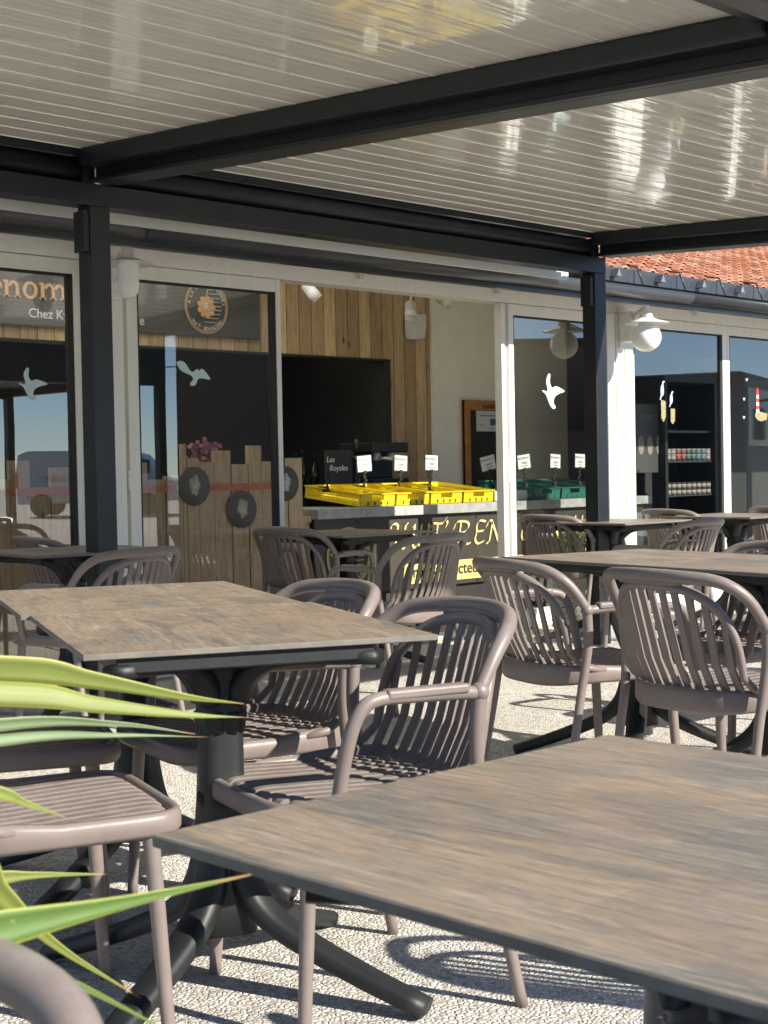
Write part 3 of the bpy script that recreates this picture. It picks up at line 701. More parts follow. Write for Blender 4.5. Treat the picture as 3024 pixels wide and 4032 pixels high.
# price cards on clips
def card_proto(wd=.15, hg=.122):
    t = thing('price_card', '', 'price card', (0, 0, 0), 0, 'price cards standing over the crates')
    mb = MB(); mb.bbox(-wd / 2, wd / 2, 0, .004, .115, .115 + hg, .001); mb.build('card_frame', INK, t)
    pa = MB().box(-wd / 2 + .007, wd / 2 - .007, -.0015, -.0002, .122, .115 + hg - .006).build('card', WHITEP, t)
    text_mesh('HUITRES N°', 'card_print', INK, .021, (-.052, -.0025, .115 + hg - .040), extrude=.0004, parent=pa)
    mb = MB(); mb.tube([(-.056 + .008 * math.cos(a * .5), -.0022, .115 + hg - .032 + .008 * math.sin(a * .5)) for a in range(13)], .002, 5)
    for (a, b_, z) in ((-.03, .035, .168), (-.025, .03, .16), (-.03, .04, .14)): mb.box(a, b_, -.0026, -.0018, z, z + .004)
    mb.build('card_print', INK, pa)
    mb = MB(); mb.tube([(0, .004, .0), (-.012, .006, .03), (.01, .008, .055), (-.008, .006, .08), (0, .004, .118)], .006, 8)
    for z in (0, .03, .055, .08): mb.sphere((0 + (-.012 if z == .03 else .01 if z == .055 else 0), .005, z), .011, 8, 6)
    mb.bbox(-.014, .014, -.008, .012, .105, .128, .003); mb.bbox(-.018, .018, -.01, .02, -.03, .0, .003)
    mb.build('clip_stand', RUBBER, t)
    return t
kp_ = card_proto(); kp_.location = (7.45, 7.6, .985)
kp_['label'] = 'white price card in black frame above the second yellow crate, tilted left'; kp_.rotation_euler = (0, rad(-4), 0)
for x, z, rt, lab in ((7.80, .985, 3, 'white price card above the third yellow crate, beside the plank wall edge'), (8.13, .985, 2, 'white price card in front of the white wall, left of the chalkboard'), (8.82, .98, -12, 'white price card leaning left in front of the framed chalkboard'),
                      (9.23, .985, -6, 'white price card behind glass nearest the white door post'), (9.60, .985, 3, 'white price card behind glass below the flying gull decal'), (9.93, .985, 2, 'white price card behind glass beside the dark pergola post')):
    c_ = dup(kp_, (x, 7.6, z), 0, lab); c_.rotation_euler = (0, rad(rt), rad(rt))
st = MB(); st.tube([(0, 0, -.03), (-.01, 0, .02), (.01, 0, .05), (0, 0, .085)], .008, 8); st.bbox(-.02, .02, -.012, .012, .075, .105, .003); st.bbox(-.035, .035, -.02, .02, -.045, -.02, .003)
o = st.build('clip_stand', RUBBER); o.location = (7.08, 7.6, 1.01); tag(o, 'empty black clip stand on the first yellow crate', 'clip stand')
bc = thing('menu_card', 'pale folded menu card standing at the right end of the yellow crates', 'menu card', (8.80, 7.5, .862))
MB().box(-.0, .13, 0, .004, .0, .155).build('card', plain('pale_green_card', (.62, .66, .50), .7, .1, 20), bc)
mb = MB(); mb.box(.02, .11, -.002, -.0005, .13, .138)
for z in (.1, .085, .03): mb.box(.03, .09, -.002, -.0005, z, z + .006)
mb.build('card_print', INK, bc)

# back-of-counter items
def bottle(x, y, z, h_, lab, grp='bottles on the back bar'):
    r = .035; o = MB().lathe([(0, 0), (r, 0), (r, h_ * .55), (r * .9, h_ * .62), (.013, h_ * .78), (.013, h_ * .97), (.016, h_ * .975), (.016, h_), (0, h_)], seg=14).build('bottle', BOTTLE); o.location = (x, y, z); tag(o, lab, 'bottle', grp)
bb = thing('back_bar', 'dark back bar shelf behind the crates', 'bar', (8.2, 8.5, 0)); mb = MB(); mb.box(-1.3, .85, -.25, .25, .9, .95); o = mb.build('shelf_top', DARK, bb); MB().box(-1.25, .8, -.2, .24, .02, .895).build('body', DARK, bb)
bottle(7.53, 8.42, .951, .30, 'dark bottle nearest the wooden panel on the back bar'); bottle(7.61, 8.45, .951, .32, 'dark bottle second from the wooden panel on the back bar'); bottle(7.69, 8.40, .951, .28, 'short dark bottle on the back bar beside the chalk slate')
sl_ = thing('chalk_slate', 'small black slate with white chalk handwriting reading Les Royales', 'slate', (7.83, 8.28, .951)); MB().bbox(-.14, .14, 0, .012, .06, .32, .002).box(-.03, .03, .0, .05, 0, .06).build('board', INK, sl_)
text_mesh('Les', 'chalk_writing', CHALKW, .062, (-.13, -.003, .23), extrude=.001, parent=sl_, shear=.2); text_mesh('Royales', 'chalk_writing', CHALKW, .062, (-.10, -.003, .165), extrude=.001, parent=sl_, shear=.2)
tp = thing('beer_tap', 'black beer tap column with upright handle behind the crates', 'beer tap', (8.06, 8.32, .951)); MB().lathe([(.0, 0), (.04, 0), (.03, .02), (.03, .25), (.034, .27), (0, .28)], seg=16).tube([(0, 0, .24), (0, -.1, .24), (0, -.12, .2)], .012, 8).build('column', BOTTLE, tp); MB().lathe([(0, .28), (.012, .28), (.02, .34), (.022, .4), (0, .42)], seg=12).build('tap_handle', BOTTLE, tp)
cm = thing('coffee_machine', 'black coffee machine standing in the dark kitchen opening', 'coffee machine', (8.36, 8.42, .951))
MB().bbox(-.2, .2, -.18, .2, .0, .1, .01).bbox(-.2, .2, .02, .2, .1, .3, .01).bbox(-.2, .2, -.18, .2, .3, .38, .01).build('body', BLACKM, cm)
MB().tube([(.08, -.1, .3), (.08, -.1, .24)], .03, 12).build('brew_group', LAMPW, cm)
MB().tube([(-.08, -.1, .3), (-.08, -.1, .24)], .03, 12).tube([(-.08, -.12, .26), (-.08, -.26, .25)], .012, 8).build('brew_group', LAMPW, cm)
# wooden palisade front to the left of the counter
pf = thing('plank_front', 'wooden bar front of uneven vertical planks with round oyster pictures', 'bar front', (5.5, 7.2, 0))
edges = [4.2, 4.34, 4.47, 4.60, 4.74, 4.87, 5.0, 5.13, 5.26, 5.39, 5.515, 5.55, 5.64, 5.76, 5.895, 6.03, 6.14, 6.25, 6.36, 6.485]
tops = [1.10, 1.2, 1.05, 1.16, 1.08, 1.22, 1.12, 1.18, 1.08, 1.1, 1.29, 1.205, 1.18, 1.25, 1.165, 1.28, 1.18, 1.12, 1.20]
for i in range(len(edges) - 1):
    o = MB().box(edges[i] + .003 - 5.5, edges[i + 1] - .003 - 5.5, random.uniform(-.004, .004), .03, .016, tops[i]).build('plank', PALIS, pf)
MB().box(-1.3, .98, .035, .06, .05, 1.0).build('backing_panel', DARK, pf)
def oyster_disc(x, z, r, lab):
    mb = MB(); mb.lathe([(0, 0), (r, 0), (r, .008), (0, .008)], seg=32); mb.xf(Matrix.Translation((x - 5.5, -.008, z)) @ Matrix.Rotation(PI / 2, 4, 'X'))
    d = mb.build('oyster_picture', BOARD, pf); d['label'] = lab
    s = MB(); pts = []
    for i in range(18): a = i / 18 * 2 * PI; q = r * (.42 + .05 * math.sin(5 * a + x * 7)) * (1.15 if math.sin(a) > 0 else .95); pts.append((q * .75 * math.cos(a), q * math.sin(a) * 1.15))
    s.poly_prism(pts, ((x - 5.5, -.022, z), (1, 0, 0), (0, 0, 1), (0, 1, 0)), .003); s.build('oyster_shell', plain('shell_print', (.34, .31, .24), .6, .5, 40), d)
    s = MB(); s.poly_prism([(a * .62, b_ * .62 - r * .05) for a, b_ in pts], ((x - 5.5, -.026, z), (1, 0, 0), (0, 0, 1), (0, 1, 0)), .003); s.build('oyster_flesh', plain('flesh_print', (.46, .38, .30), .5, .5, 60), d)
oyster_disc(5.594, 1.034, .118, 'round picture of an oyster over the orange stripe')
oyster_disc(5.963, .884, .118, 'lowest round picture of an oyster')
oyster_disc(6.325, 1.037, .112, 'round picture of an oyster at the right end')
o = MB().box(-1.2, .78, -.0125, -.0045, 1.005, 1.045).build('orange_stripe', plain('faded_orange', (.45, .12, .05), .6, .2, 20), pf)
# flower bowl and chalk menu behind fence
fb = thing('flower_bowl', 'dark bowl of pink flowers standing behind the plank front', 'flower bowl', (5.93, 7.5, 1.0))
MB().lathe([(0, 0), (.06, 0), (.13, .08), (.16, .17), (.15, .17), (0, .12)], seg=24).build('bowl', BLACKM, fb)
mb = MB()
for i in range(120):
    a = random.uniform(0, 2 * PI); r_ = random.uniform(0, .17); z = .2 + random.uniform(0, .14) - r_ * .3; c_ = Vector((r_ * math.cos(a), r_ * .5 * math.sin(a), z)); n_ = Vector((random.uniform(-1, 1), -1, random.uniform(-.5, 1))).normalized(); u = n_.orthogonal().normalized(); v = n_.cross(u)
    mb.add([c_ + u * .018, c_ + v * .018, c_ - u * .018, c_ - v * .018], [(0, 1, 2, 3)])
mb.build('blossoms', FLOWER, fb)
bt = thing('bar_top', 'wooden bar shelf behind the plank front', 'shelf', (5.4, 7.5, 0)); MB().box(-1.3, 1.05, -.2, .2, .95, .99).build('board', PALIS, bt); MB().box(-1.3, 1.05, .1, .2, .016, .945).build('support', DARK, bt)

# framed chalkboard on white wall
cb = thing('chalkboard', 'tall black chalkboard in orange wooden frame hung on the white wall', 'chalkboard', (10.36, 8.95, 1.2))
MB().box(-.35, .35, -.012, .012, -.6, .53).build('slate', plain('chalk_black', (.022, .021, .02), .7, .25, 6), cb)
MB().box(-.35, -.29, -.03, .02, -.6, .44).box(.29, .35, -.03, .02, -.6, .44).box(-.35, .35, -.03, .02, .44, .53).build('frame', FRAMEW, cb)
text_mesh('Lutiner', 'frame_lettering', INK, .075, (-.13, -.033, .458), extrude=.001, parent=cb, shear=.25)
pn = MB().box(-.195, .105, -.018, -.0125, .25, .435).build('paper_notice', WHITEP, cb)
mb = MB(); mb.box(-.15, .07, -.0195, -.0185, .385, .398)
for i, (a, b_, z) in enumerate(((-.0, .08, .345), (-.15, -.10, .3), (.0, .05, .27))): mb.box(a, b_, -.0195, -.0185, z, z + .008)
mb.cur = 1; mb.box(-.01, .085, -.0196, -.0186, .305, .365)
mb.build('notice_print', [plain('grey_ink', (.25, .26, .27), .7, .1, 50), CARDBLUE], pn)
# spotlights on the ceiling
def spot(x, y, z, tiltx, tilty, lab):
    t = thing('spotlight', lab, 'spotlight', (x, y, z), 0, 'white ceiling spotlights'); M = Matrix.Rotation(rad(tilty), 4, 'Y') @ Matrix.Rotation(rad(tiltx), 4, 'X')
    mb = MB(); mb.lathe([(0, .055), (.036, .055), (.042, .045), (.042, -.02), (.045, -.022), (.045, -.085), (.04, -.085), (.036, -.06), (0, -.055)], seg=24); mb.xf(M); mb.build('lamp_body', LAMPW, t)
    MB().tube([(0, 0, .03), (.015, 0, .11), (0, .02, .16), (0, .02, 2.86 - z)], .008, 8).build('stem', LAMPW, t)
spot(7.315, 8.0, 2.42, -25, -28, 'white cylindrical spotlight hanging in front of the plank wall, at left')
spot(8.355, 8.0, 2.35, -20, 22, 'white cylindrical spotlight in front of the small white sign')
spot(8.735, 8.0, 2.445, -60, 0, 'small spotlight aimed at the room near the white wall')
ws = MB(); P = [(-.12, .10), (-.04, .115), (.05, .10), (.12, .11), (.125, 0), (.11, -.1), (.02, -.115), (-.08, -.12), (-.115, -.11), (-.125, 0)]
o = ws.poly_prism(P, ((0, 0, 0), (1, 0, 0), (0, 0, 1), (0, 1, 0)), .02).build('wall_speaker', LAMPW); o.location = (9.43, 8.96, 2.36); tag(o, 'small white panel fixed to the plank wall under a spotlight', 'wall panel')
# fridge display and poster behind right windows
fr = thing('display_fridge', 'tall dark display fridge with rows of jars behind the window', 'fridge', (11.5, 7.65, 0))
MB().box(-.36, .40, .3, .34, .02, 1.95).box(-.40, -.36, -.1, .34, .02, 1.95).box(.40, .44, -.1, .34, .02, 1.95).box(-.36, .4, -.1, .3, 1.85, 1.95).box(-.36, .4, -.1, .3, .02, .25).build('cabinet', BLACKM, fr)
for z in (.85, 1.155, 1.42): MB().box(-.358, .398, -.06, .29, z - .02, z).build('shelf', GUTTER, fr)
MB().box(.445, .62, -.1, .3, .02, 2.1).build('side_pillar', plain('beige_trim', (.30, .27, .18), .6, .1, 5), fr)
JRED = plain('tin_red', (.22, .03, .03), .5, .3, 60); JGRN = plain('tin_green', (.02, .09, .07), .5, .3, 60)
ORD = ['leftmost', 'second from left', 'third from left', 'fourth from left', 'in the middle', 'fourth from right', 'third from right', 'second from right', 'rightmost']
for (z, n_, cols) in ((.85, 9, 'w'), (1.155, 9, 'c')):
    for i in range(n_):
        for lv in ((0, .055) if z == .85 else (0, .05)):
            mb = MB(); mb.lathe([(0, 0), (.034, 0), (.034, .036), (0, .036)], seg=12)
            j = mb.build('jar', [(.5, .45, .42)] and ([LABELM, JRED, JGRN, CARDBLUE][0 if cols == 'w' else (i // 2) % 4])); j.location = (11.5 - .31 + i * .08, 7.60, z + .001 + lv)
            k_ = MB().lathe([(0, .036), (.035, .036), (.035, .05), (0, .05)], seg=12).build('lid', DARK if cols == 'w' else LABELM, j)
            tag(j, ('small pale jar on the lower fridge shelf, %s row, %s' if cols == 'w' else 'small coloured tin on the middle fridge shelf, %s row, %s') % ('upper' if lv else 'bottom', ORD[i]), 'jar', 'jars on the lower fridge shelf' if cols == 'w' else 'tins on the middle fridge shelf')
ps = thing('oyster_poster', 'dark poster reading HUITRES with three oyster shells behind the window', 'poster', (10.95, 7.62, 1.35))
MB().box(-.19, .23, 0, .006, -.3, .3).build('sheet', BOARD, ps); text_mesh('HUÎTRES', 'poster_lettering', plain('faded_print', (.25, .25, .25), .7, .1, 9), .05, (-.13, -.002, .17), extrude=.0005, parent=ps)
for i in range(3):
    P = [(.045 * math.cos(a * .5) * (1 + .1 * math.sin(a * 1.7)), .085 * math.sin(a * .5)) for a in range(12)]
    MB().poly_prism(P, ((-.12 + i * .135, -.004, -.06), (1, 0, 0), (0, 0, 1), (0, 1, 0)), .003).build('shell_picture', LABELM, ps)
MB().box(-.05, .05, .007, .03, -1.333, .3).build('support', DARK, ps)

# ------------------------------------------------------------------ wall lamps
def wall_arm(t, wx, z, hx):
    mb = MB(); mb.bbox(wx - .045, wx + .045, .19, .30, z - .02, z + .20, .01); mb.bbox(wx - .03, wx + .03, .30, .318, z - .06, z + .24, .006)
    mb.build('wall_bracket', LAMPW, t)
    mb = MB(); mb.tube([(wx, .2, z + .15), (wx * .5, .1, z + .19), (0, 0, z + .20)], [.018, .015, .013], 10); mb.tube(catmull([(wx, .2, z + .06), (wx * .5, .12, z + .10), (wx * .15, .03, z + .15)], 5), .006, 8)
    mb.build('arm', LAMPW, t)
lm = thing('wall_lamp', 'white wall lamp with opal ball globe on the right door post', 'wall lamp', (8.90, 6.2, 0)); wall_arm(lm, .13, 2.03, 0)
MB().lathe([(0, 2.30), (.02, 2.30), (.022, 2.27), (.022, 2.22), (.04, 2.19), (.05, 2.165), (0, 2.16)], seg=20).tube([(0, 0, 2.29), (.0, 0, 2.32), (.02, 0, 2.335)], .008, 8).build('lamp_cap', LAMPW, lm)
MB().lathe([(.03, 2.17), (.10, 2.138), (.158, 2.122), (.158, 2.118), (.10, 2.130), (.03, 2.155)], seg=40).build('lamp_shade', LAMPW, lm)
MB().sphere((0, 0, 2.022), .105, 32, 20).lathe([(.055, 2.10), (.055, 2.125)], seg=24).build('globe', OPAL, lm)
lm = thing('wall_lamp', 'white wall lamp with long frosted cylinder bulb beside the left pergola post', 'wall lamp', (4.44, 6.2, 0)); wall_arm(lm, .05, 2.03, 0)
MB().lathe([(0, 2.275), (.022, 2.275), (.03, 2.26), (.026, 2.21), (.05, 2.185), (0, 2.185)], seg=20).build('lamp_cap', LAMPW, lm)
MB().lathe([(.05, 2.19), (.09, 2.178), (.138, 2.165), (.138, 2.162), (.09, 2.170), (.05, 2.178)], seg=40).build('lamp_shade', plain('clear_white', (.7, .7, .68), .3, .05, 9), lm)
MB().lathe([(.050, 2.185), (.050, 2.16), (.054, 2.155), (.054, 2.055), (.050, 2.025), (.036, 2.0), (.016, 1.99), (0, 1.988)], seg=28).build('bulb', OPAL, lm)

# ------------------------------------------------------------------ pergola
PG = thing('pergola', 'anthracite aluminium pergola with cream louvred roof over the terrace', 'pergola', (0, 0, 0))
TZ = math.tan(rad(2.9)); YR = 5.60
def roofz(z_at_rear, y): return z_at_rear - TZ * (YR - y)
def sloped(mb, x0, x1, y0, y1, zr0, zr1):
    vs = [(x, y, roofz(z, y)) for z in (zr0, zr1) for y in (y0, y1) for x in (x0, x1)]
    mb.add(vs, [(0, 2, 3, 1), (4, 5, 7, 6), (0, 1, 5, 4), (2, 6, 7, 3), (0, 4, 6, 2), (1, 3, 7, 5)])
YFR = 2.20
posts = [(.10, .205), (3.815, 3.92), (7.50, 7.612)]
for a, b_ in posts:
    MB().bbox(a, b_, 5.60, 5.70, 0, 2.303, .004).build('post', STEEL, PG)
    if a < 7:
        o = MB().bbox(a - .03, a + .0, 5.61, 5.69, 2.10, 2.28, .003).tube([(a - .032, 5.65, 2.235), (a - .028, 5.65, 2.235)], .010, 8).tube([(a - .032, 5.65, 2.155), (a - .028, 5.65, 2.155)], .010, 8).build('corner_bracket', STEEL, PG)
o = MB().bbox(7.468, 7.4985, 5.61, 5.69, 2.10, 2.28, .003).tube([(7.464, 5.65, 2.235), (7.47, 5.65, 2.235)], .010, 8).tube([(7.464, 5.65, 2.155), (7.47, 5.65, 2.155)], .010, 8).build('corner_bracket', STEEL, PG)
for a in (.10, 7.50): MB().bbox(a, a + .105, 1.975, 2.075, 0, 2.26, .004).build('post', STEEL, PG)
mb = MB(); mb.bbox(.10, 7.612, 5.598, 5.705, 2.304, 2.401, .004); mb.build('rear_beam', STEEL, PG)
for a, b_ in ((.2, 3.78), (3.95, 7.46)): MB().tube([(a, 5.665, 2.462), (b_, 5.665, 2.462)], .058, 20).build('screen_roller', STEEL, PG)
for x in (3.77, 7.47):
    mb = MB()
    for q in range(3): mb.tube([(x + q * .012, 5.665, 2.462), (x + .006 + q * .012, 5.665, 2.462)], .052, 18)
    mb.build('roller_bracket', GUTTER if x < 5 else STEEL, PG)
mb = MB(); mb.box(.15, 7.6, 5.595, 5.61, 2.515, 2.56); mb.box(.15, 7.6, 5.612, 5.9, 2.54, 2.60); mb.build('rear_gutter', STEEL, PG)
for xc in (-.0 + .15, 3.845, 7.545):
    mb = MB(); sloped(mb, xc + .0, xc + .115, YFR - .12, 5.596, 2.405, 2.56); sloped(mb, xc - .03, xc - .001, YFR - .12, 5.596, 2.405, 2.425); mb.build('cross_beam', STEEL, PG, .004)
    mb = MB(); sloped(mb, xc - .095, xc - .002, YFR, 5.594, 2.47, 2.545); mb.build('side_gutter', STEEL, PG, .012)
    mb = MB(); sloped(mb, xc + .117, xc + .20, YFR, 5.594, 2.47, 2.545); mb.build('side_gutter', STEEL, PG, .012)
mb = MB(); mb.box(.1, 7.66, 1.98, 2.07, 2.262, 2.46); mb.box(.25, 7.5, 2.073, 2.235, 2.335, 2.352); mb.box(.25, 7.5, 2.222, 2.236, 2.353, 2.372); mb.build('front_beam', STEEL, PG, .006)
MB().box(3.782, 3.843, 5.6, 5.7, 2.402, 2.53).build('corner_block', STEEL, PG)
MB().box(7.475, 7.543, 5.6, 5.7, 2.402, 2.512).build('corner_block', STEEL, PG)
# louvres
pitch = .176
def louver_proto(x0, x1, name='louver'):
    # profile in (y,z): broad flat pan with a small stepped lip
    pr = [(0, 0), (.163, 0), (.165, -.0028), (.171, -.0028), (.1752, .0005), (.1752, .02), (0, .02)]
    vs = [(x, a, b_) for x in (x0, x1) for a, b_ in pr]; k = len(pr)
    return MB().add(vs, [(i, (i + 1) % k, (i + 1) % k + k, i + k) for i in range(k)] + [tuple(range(k)), tuple(range(2 * k - 1, k - 1, -1))])
def bay(x0, x1, x0b):
    me = None
    n_ = 19
    for i in range(n_):
        y = 5.585 - (i + 1) * pitch
        if me is None: o = louver_proto(x0, x1).build('louver', LOUV, PG); me = o.data
        else: o = bpy.data.objects.new('louver', me); col.objects.link(o); o.parent = PG
        o.location = (0, y, roofz(2.545, y)); o.rotation_euler = (rad(2.9 + random.uniform(-.12, .12)), 0, 0)
bay(.27, 3.77, 0); bay(4.03, 7.47, 0)

# ------------------------------------------------------------------ chair
def chair_proto():
    t = thing('terrace_armchair', 'x', 'chair', (0, 0, 0), 0, 'taupe slatted armchairs on the terrace')
    # outer arch
    half = [(0, -.364, .798), (.117, -.346, .795), (.205, -.306, .786), (.248, -.268, .762), (.270, -.228, .722), (.282, -.184, .657)]
    pts = [(-x, y, z) for x, y, z in half[::-1]] + half[1:]
    P = catmull(pts, 6); n_ = len(P)
    rs = [.0150 + .0035 * math.sin(PI * i / (n_ - 1)) for i in range(n_)]
    mb = MB(); mb.tube(P, rs, 14, caps=True)
    mb.build('back_frame', CHAIR, t)
    for sx in (-1, 1):
        P = catmull([(sx * .282, -.184, .66), (sx * .277, -.178, .56), (sx * .269, -.186, .47), (sx * .266, -.202, .38), (sx * .270, -.236, .2), (sx * .28, -.275, .0)], 5)
        MB().tube(P, [.0160 - .003 * i / (len(P) - 1) for i in range(len(P))], 12).build('leg', CHAIR, t)
        P = catmull([(sx * .281, -.182, .652), (sx * .286, -.14, .657), (sx * .289, -.02, .661), (sx * .290, .045, .661), (sx * .289, .080, .648), (sx * .285, .103, .61), (sx * .274, .118, .54), (sx * .258, .125, .465), (sx * .243, .125, .447)], 5)
        k = len(P); a = MB(); a.tube(P, [.0145] * k, 12)
        a.bbox(sx * .288 - .018, sx * .288 + .018, -.15, .035, .658, .6775, .006, 3)
        a.sphere((sx * .282, -.184, .655), .0205, 12, 8)
        a.build('armrest', CHAIR, t)
        P = catmull([(sx * .222, .168, .438), (sx * .226, .176, .32), (sx * .230, .186, .16), (sx * .235, .196, 0)], 5)
        MB().tube(P, [.0175 - .004 * i / (len(P) - 1) for i in range(len(P))], 12).build('leg', CHAIR, t)
    # back surface
    def yb(x, z):
        k = max(0, min(1, (z - .46) / .32)); return -.248 - .100 * k + (.042 + .045 * k) * (abs(x) / .225) ** 2.2
    # seat rim
    rim = []; N = 64
    for i in range(N):
        a = 2 * PI * i / N; c_, s_ = math.cos(a), math.sin(a)
        e = .26 if s_ > 0 else .62
        x = .238 * (abs(c_) ** e) * (1 if c_ > 0 else -1); y = (.240 if s_ > 0 else .262) * (abs(s_) ** e) * (1 if s_ > 0 else -1)
        z = .442 if s_ >= 0 else .442 - .014 * abs(s_) ** 2
        rim.append((x, y - .005 if s_ > 0 else y * .95 - .005, z))
    def rp(i):
        k_ = max(0, -math.sin(2 * PI * i / N)) ** .6 * .024
        return [(-.012, -.024), (.006, -.026), (.012, -.016), (.012, .008 + k_), (.007, .018 + k_), (-.004, .020 + k_), (-.012, .012 + k_)]
    a = MB(); a.sweep(rim, (0, 0, 1), rp, closed=True)
    # cross bars below the slats
    for y in (.10, -.08): a.bbox(-.225, .225, y - .012, y + .012, .423, .442, .004)
    nsl = 11; pit = .0398
    def slat_path(x):
        fx = abs(x) / .2
        pts = [(x, .220 - .02 * fx ** 4, .449), (x, .200 - .02 * fx ** 4, .4575), (x, .12, .456), (x, 0, .451), (x, -.10, .447), (x, -.17, .449), (x, yb(x, .50) + .034 , .463), (x, yb(x, .52) + .006, .52)]
        return pts
    mbk = MB()
    for i in range(nsl):
        x = (i - (nsl - 1) / 2) * pit
        P = catmull(slat_path(x), 4); 
        def up(P, i):
            a_ = P[max(0, i - 1)]; b_ = P[min(len(P) - 1, i + 1)]; t_ = (b_ - a_).normalized(); return (0, t_.z * -1 if False else -t_.z, t_.y) if t_.y >= 0 else (0, t_.z, -t_.y)
        def mk(P, w0, w1, mbx, th=.0055):
            nn = len(P)
            ups = [up(P, q) for q in range(nn)]
            def pr(q):
                w_ = (w0 + (w1 - w0) * q / (nn - 1)) / 2; return [(-w_, -th), (w_, -th), (w_, th * .6), (w_ - .003, th), (-w_ + .003, th), (-w_, th * .6)]
            mbx.sweep(P, ups, pr, smooth=False)
        mk(P, .0315, .0265, a, .0048)
        ztop = .545 + .222 * (max(0, 1 - (abs(x) / .222) ** 2.6)) ** (1 / 2.3)
        P2 = [Vector((x, yb(x, .52 + (ztop - .52) * k / 8) + (.006 if k == 0 else 0), .52 + (ztop - .52) * k / 8)) for k in range(9)]
        mk(P2, .0265, .0235, mbk, .0046)
    a.build('seat', CHAIR, t, 0)
    # inner rim of the back
    rimp = []
    M_ = 40
    for i in range(M_ + 1):
        a_ = PI * i / M_; c_, s_ = math.cos(a_), math.sin(a_)
        x = .226 * (abs(c_) ** .72) * (1 if c_ > 0 else -1) * -1; z = .515 + .255 * (s_ ** .70)
        rimp.append((x, yb(x, z), z))
    pre = [(-.238, -.09, .455), (-.238, -.150, .464), (-.232, -.185, .485)]
    P = [Vector(p) for p in pre] + [Vector(p) for p in rimp] + [Vector((-p[0], p[1], p[2])) for p in pre[::-1]]
    mbk.tube(P, [.0105 + .004 * math.sin(PI * q / (len(P) - 1)) for q in range(len(P))], 12)
    # filled band between rim and arch at the top centre
    band = []
    for q in range(13):
        x = -.115 + .23 * q / 12; band.append(Vector((x, -.357 + .016 * (x / .115) ** 2, .782)))
    mbk.sweep(band, (0, 0, 1), lambda q: [(-.010, -.012), (.010, -.012), (.010, .012), (-.010, .012)])
    mbk.build('backrest', CHAIR, t)
    return t
CH = chair_proto()
chairs = [ # x, y, heading deg, label
 (2.163, 2.31, 162.7, 'taupe armchair nearest the middle, its slatted seat lit beside the front table corner'),
 (2.419, 2.972, 163.9, 'taupe armchair partly hidden behind the far corner of the wood table pair'),
 (4.03, 3.06, -20, 'taupe armchair seen from behind, left one of the two at the right-hand tables'),
 (3.852, 2.385, -10.6, 'taupe armchair seen from behind, rightmost and largest back on the right'),
 (5.025, 4.993, 94.7, 'taupe armchair seen from behind in front of the yellow banner'),
 (5.686, 6.165, 4, 'shaded taupe armchair between the glass door and a dark table'),
 (3.556, 5.292, 99.4, 'taupe armchair back in front of the table beside the left pergola post'),
 (4.346, 6.46, -7.5, 'taupe armchair at the left frame edge behind the shaded table'),
 (4.7, 2.96, 166, 'taupe armchair across the paired right-hand tables, facing left'),
 (7.705, 5.91, -4.6, 'taupe armchair between the white door post and the right pergola post, top sunlit'),
 (6.998, 4.842, 94.9, 'taupe armchair with sunlit back in front of the table by the right lamp'),
 (8.866, 5.777, -9.8, 'sunlit taupe armchair behind the farthest table, below the gulls decal'),
 (9.522, 5.329, -10, 'sunlit taupe armchair at the right frame edge by the last window'),
 (1.60, 2.59, -19.5, 'taupe armless chair tucked under the left of the wood table, sunlit seat at lower left'),
 (1.971, 3.287, -27.3, 'shaded taupe armless chair tucked under the far left of the wood table pair'),
 (0.123, 0.798, 212.9, 'blurred taupe armchair back in the bottom left corner, closest to the camera'),
 (1.86, 0.98, 152, 'taupe armless chair under the front table, only its legs showing at the bottom'),
 (5.62, 3.18, 172, 'taupe armchair beyond the right-hand tables, outside the frame'),
 (2.98, .92, -10, 'taupe armchair right of the front table, outside the frame'),
]
for i, (x, y, h_, lab) in enumerate(chairs):
    rz = rad(h_ - 90)
    if i == 0: CH.location = (x, y, 0); CH.rotation_euler = (0, 0, rz); CH['label'] = lab
    else:
        d_ = dup(CH, (x, y, 0), rz, lab)
        if 'armless' in lab:
            for ch in [q for q in d_.children if q.name.startswith('armrest')]: bpy.data.objects.remove(ch)

